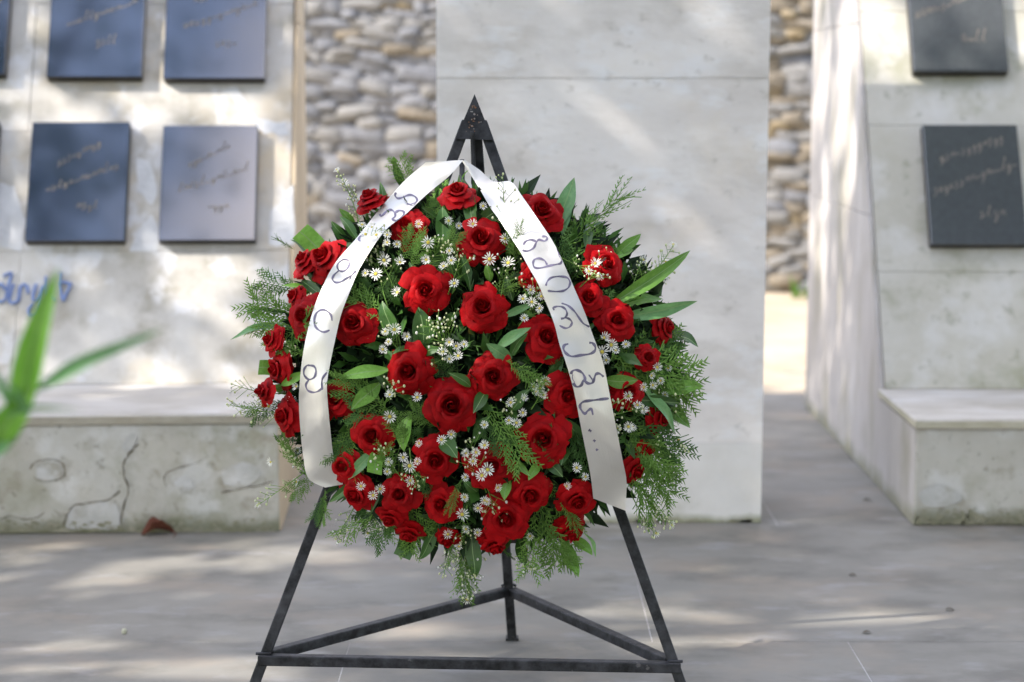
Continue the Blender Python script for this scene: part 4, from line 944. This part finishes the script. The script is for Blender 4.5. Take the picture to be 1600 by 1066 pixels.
for k, (wh, strokes) in enumerate(LET):
    ac = Acc()
    for s_ in strokes:
        P = spline(s_, 5); wdt = 2.9 if k < 13 else 3.4
        if wh == 1 and k >= 10: wdt = 3.7
        n = len(P); vs = []; fs = []
        for i in range(n):
            a_, b_ = P[max(i - 1, 0)], P[min(i + 1, n - 1)]; dx, dy = b_[0] - a_[0], b_[1] - a_[1]; L = math.hypot(dx, dy) or 1e-6
            kk = wdt / 2 * (.55 if i in (0, n - 1) else 1) * (1 + .28 * math.sin(i * .7 + k))
            vs += [rib_pt(wh, P[i][0] - dy / L * kk, P[i][1] + dx / L * kk), rib_pt(wh, P[i][0] + dy / L * kk, P[i][1] - dx / L * kk)]
        for i in range(n - 1): fs.append((2 * i, 2 * i + 1, 2 * i + 3, 2 * i + 2))
        ac.add(vs, fs)
    ac.obj('handwritten_letter', [m_ink], tl if wh == 0 else tr)

# ------------------------------------------------------------------ foreground shoot (out of focus, left edge)
FY = 2.05
sh = empty('oleander_shoot', ground(-60, 1700)); sh.location = Vector((at(-40, 700, FY).x - .05, FY, 0))
tag(sh, 'blurred green oleander shoot with narrow leaves at the left edge, close to the camera', 'plant')
base = at(-28, 720, FY)
pts = [Vector((sh.location.x, FY, 0)), Vector((sh.location.x + .005, FY, .4)), Vector((base.x - .01, FY, base.z - .15)), base, at(2, 672, FY), at(42, 612, FY)]
v, f = tube_data([p - sh.location for p in pts], [.010, .009, .008, .0065, .006, .004], 6); mesh_obj('stem', v, f, m_fgleaf, sh, True)
FL = [(16, 690, 92, 418, 46, .0, m_fgleaf, .02), (52, 612, 258, 512, 22, .10, m_fggrey, .2), (-10, 700, 52, 600, 46, .0, m_fgleaf, .02), (-22, 720, 20, 640, 44, -.02, m_fggrey, .0), (40, 640, 2, 580, 12, .08, m_fggrey, .3), (18, 640, -15, 560, 14, .1, m_fggrey, .1), (10, 650, 130, 642, 8, .25, m_fggrey, .35)]
for i, (u0, v0, u1, v1, wd, dy, mt_, dy1) in enumerate(FL):
    me = leaf_mesh('leaf', 40 + i, mt_, .2, .2, .05)
    A, B = at(u0, v0, FY), at(u1, v1, FY - dy1 * .5)
    if A.x < sh.location.x - .2: pass
    place_flat('leaf', me, A, B, wd * FY / FPX / .4, Vector((.2, -1, .3)).normalized(), sh)

# ------------------------------------------------------------------ litter on the ground
m_frag = M('dull leaf litter', (.10, .09, .07), .9, .1, var=(.15, .13, .10), scale=30)
def curled_leaf(name, p, L, label, mat, seed, hgt=.5):
    r = random.Random(seed); vs, fs = [], []
    n = 7
    for i in range(n + 1):
        t = i / n; wd = .38 * math.sin(math.pi * (t * .9 + .06)) * L
        for k in range(5):
            s_ = -1 + k / 2
            vs.append(Vector(((t - .5) * L, s_ * wd * .8, abs(s_) ** 1.5 * wd * hgt + .12 * L * math.sin(t * 3.1) + r.uniform(-.05, .05) * L + .002)))
    for i in range(n):
        for k in range(4): q = i * 5 + k; fs.append((q, q + 1, q + 6, q + 5))
    o = mesh_obj(name, vs, fs, mat, None, True); o.location = p; o.rotation_euler = (0, 0, r.uniform(-.5, .5)); tag(o, label, 'leaf'); return o
p = ground(250, 831); dl = curled_leaf('dead_leaf', p + Vector((0, -.035, 0)), .10, 'curled reddish brown dead leaf lying against the left bench front', m_dry, 3, 1.0)
v, f = tube_data([Vector((.04, 0, .012)), Vector((.05, -.03, .006)), Vector((.03, -.07, .004))], .0015, 4); mesh_obj('stalk', v, f, m_dry, dl)
for (u_, v_, L, lab) in [(1332, 900, .028, 'small dark leaf fragment on the paving right of the easel, farther one'), (1354, 990, .03, 'small dark leaf fragment on the paving just above the grout line at right'),
                         (1484, 954, .03, 'small flat leaf fragment on the paving near the right photo edge'), (1355, 783, .035, 'small dark twig piece on the passage floor by the mossy wall corner')]:
    curled_leaf('leaf_fragment', ground(u_, v_), L * .8, lab, m_frag, int(u_), .2)
vs, fs = blobs[2]; o = mesh_obj('pebble', [Vector(v) * .014 for v in vs], fs, M('pale pebble', (.5, .5, .38), .8, .3, var=(.4, .4, .3), scale=40), None, True)
o.location = ground(194, 990) + Vector((0, 0, .005)); tag(o, 'tiny pale pebble lying alone on the paving at lower left', 'pebble')
# grass tuft in the passage end
gt = Acc(); r = random.Random(4); gp = ground(1250, 466)
for k in range(16):
    an = r.uniform(-.5, .5); L = r.uniform(.08, .2); x0 = r.uniform(-.05, .05)
    gt.add([Vector((x0 - .006, 0, 0)), Vector((x0 + .006, .002, 0)), Vector((x0 + math.sin(an) * L * .5 + .005, -.02, L * .6)), Vector((x0 + math.sin(an) * L, -.04, L))], [(0, 1, 2), (0, 2, 3)])
o = gt.obj('grass_tuft', [m_fgleaf]); o.location = gp; tag(o, 'small bright grass tuft at the foot of the stone wall beyond the passage', 'grass tuft')

# ------------------------------------------------------------------ trees beyond the frame, placed and holed to shape shade and reflections
E1 = TOSUN.cross(Vector((0, 0, 1))).normalized(); E2 = TOSUN.cross(E1).normalized()
LG = .75
def floor_gap(u_, v_, r_): return (ground(u_, v_), r_)
def wall_gap(mon, u_, v_, r_): return (on_plane(u_, v_, mon[4], mon[3]), r_ * (LG if mon is mL else 1))
def side_gap(u_, v_, r_):
    x = mR[4].x; d = ray(u_, v_); return (CAM + d * (x / d.x), r_)
GAPS = [floor_gap(480, 868, .11), floor_gap(300, 872, .07), floor_gap(60, 890, .10), floor_gap(150, 905, .07), floor_gap(60, 1030, .12), floor_gap(260, 1050, .13), floor_gap(390, 1040, .10), floor_gap(980, 960, .10), floor_gap(1060, 985, .12),
        floor_gap(1160, 990, .08), floor_gap(1370, 965, .08), floor_gap(1480, 985, .08), floor_gap(1450, 1035, .08), floor_gap(1250, 1050, .09), floor_gap(640, 985, .07), floor_gap(700, 1040, .05),
        floor_gap(1230, 500, .50), floor_gap(1230, 590, .12), floor_gap(1210, 730, .06),
        wall_gap(mL, 250, 160, .10), wall_gap(mL, 330, 165, .08), wall_gap(mL, 100, 165, .08), wall_gap(mL, 20, 150, .06), wall_gap(mL, 240, 60, .05), wall_gap(mL, 450, 250, .05), wall_gap(mL, 445, 350, .08), wall_gap(mL, 225, 370, .05), wall_gap(mL, 10, 330, .07), wall_gap(mL, 350, 470, .08), wall_gap(mL, 200, 610, .1), wall_gap(mL, 350, 610, .1),
        wall_gap(mR, 1375, 30, .10), wall_gap(mR, 1590, 40, .12), wall_gap(mR, 1480, 150, .10), wall_gap(mR, 1560, 170, .08), wall_gap(mR, 1400, 130, .06), wall_gap(mR, 1390, 320, .07), wall_gap(mR, 1400, 370, .05),
        side_gap(1320, 60, .12), side_gap(1318, 180, .14), side_gap(1328, 260, .12), side_gap(1290, 320, .10), side_gap(1345, 440, .06), side_gap(1350, 520, .06), side_gap(1290, 120, .12), side_gap(1285, 420, .08), side_gap(1335, 630, .04),
        (at(820, 330, 3.85), .05), (at(560, 400, 3.85), .06), (at(600, 350, 3.85), .05)]
G2 = [((q.dot(E1), q.dot(E2)), r_) for q, r_ in GAPS]  # chosen sun spots; crowns are holed so light lands there
def tree(name, label, foot, centre, rad, n, seed, leafs, gaps=True, avoid=None):
    root = empty(name, foot); tag(root, label, 'tree', 'trees shading the memorial')
    r = random.Random(seed); F = Vector(foot); C = Vector(centre); ac = Acc()
    mid = F.lerp(C, .55) + Vector((r.uniform(-.2, .2), r.uniform(-.2, .2), 0)); mid.x = F.x * .7 + C.x * .3; mid.y = F.y * .7 + C.y * .3
    v, f = tube_data([Vector((0, 0, -.05)), (mid - F) * .5 + Vector((.05, 0, 0)), mid - F, (C - F)], [.24, .19, .14, .05], 10); mesh_obj('trunk', v, f, m_bark, root, True)
    for k in range(9):
        d = Vector((r.uniform(-1, 1) * rad[0], r.uniform(-1, 1) * rad[1], r.uniform(-.3, .8) * rad[2])) * .8
        s0 = mid.lerp(C, r.uniform(0, .6)); e = C + d
        v, f = tube_data([s0 - F, s0.lerp(e, .5) - F + Vector((0, 0, .15)), e - F], [.07, .04, .012], 6); mesh_obj('branch', v, f, m_bark, root, True)
    clumps = [Vector((r.gauss(0, .5), r.gauss(0, .5), r.gauss(0, .5))) for _ in range(70)]
    for k in range(n):
        c = r.choice(clumps); q = c + Vector((r.gauss(0, .17), r.gauss(0, .17), r.gauss(0, .17))) if r.random() < .6 else Vector((r.uniform(-1, 1), r.uniform(-1, 1), r.uniform(-1, 1)))
        if q.length > 1: continue
        p = C + Vector((q.x * rad[0], q.y * rad[1], q.z * rad[2]))
        if gaps:
            a_, b_ = p.dot(E1), p.dot(E2)
            if any((a_ - g_[0][0]) ** 2 + (b_ - g_[0][1]) ** 2 < (g_[1] + leafs * .35) ** 2 for g_ in G2): continue
        if avoid and avoid(p): continue
        d = Vector((r.gauss(0, 1), r.gauss(0, 1), r.gauss(0, .5))).normalized(); s_ = d.cross(Vector((r.gauss(0, .6), r.gauss(0, .6), 1))).normalized(); L = leafs * r.uniform(.7, 1.3)
        p = p - F
        ac.add([p, p + d * L * .5 - s_ * L * .27, p + d * L, p + d * L * .5 + s_ * L * .27], [(0, 1, 2, 3)])
    o = ac.obj('crown', [m_crown], root); o['kind'] = 'stuff'
SC0 = Vector((.1, 5.2, .6)); CC = SC0 + TOSUN * 9.0
tree('shade_tree', 'tall leafy tree outside the frame at left, casting the dappled shade', (-7.6, 2.2, 0), CC, (3.3, 3.4, 2.6), 34000, 31, .15)
tree('shade_tree', 'thin crowned tree outside the frame left behind the camera', (-5.0, -1.6, 0), (-3.7, .4, 8.7), (2.1, 2.3, 1.6), 1500, 35, .17)  # added so its crown darkens and breaks up the left plaque reflections
tree('shade_tree', 'broad leafy tree outside the frame behind the camera at right', (4.4, 1.0, 0), (3.4, 2.4, 6.2), (2.0, 2.4, 1.7), 6000, 32, .17, True)

for i, (x, y, h, rx) in enumerate([(-11.5, -5.5, 5.2, 4.4), (-5.6, -8.0, 5.0, 4.4), (1.2, -8.5, 5.0, 4.6), (7.0, -6.8, 5.4, 4.6), (9.5, -1.0, 5.2, 4.2), (10.0, 5.0, 5.2, 3.6), (-12.5, 7.5, 3.6, 3.2)]):  # unseen ring of trees, added to block low sky and light from above
    tree('garden_tree', ['bushy garden tree outside the frame far left behind the camera', 'bushy garden tree outside the frame behind the camera, left of centre', 'bushy garden tree outside the frame straight behind the camera',
         'bushy garden tree outside the frame behind the camera, right of centre', 'bushy garden tree outside the frame at right, level with the camera', 'bushy garden tree outside the frame to the right of the mossy wall',
         'bushy garden tree outside the frame to the left of the blue lettered wall'][i], (x, y, 0), (x, y, h), (rx, rx, 4.7 if i < 6 else 3.0), 9000, 60 + i, .36)
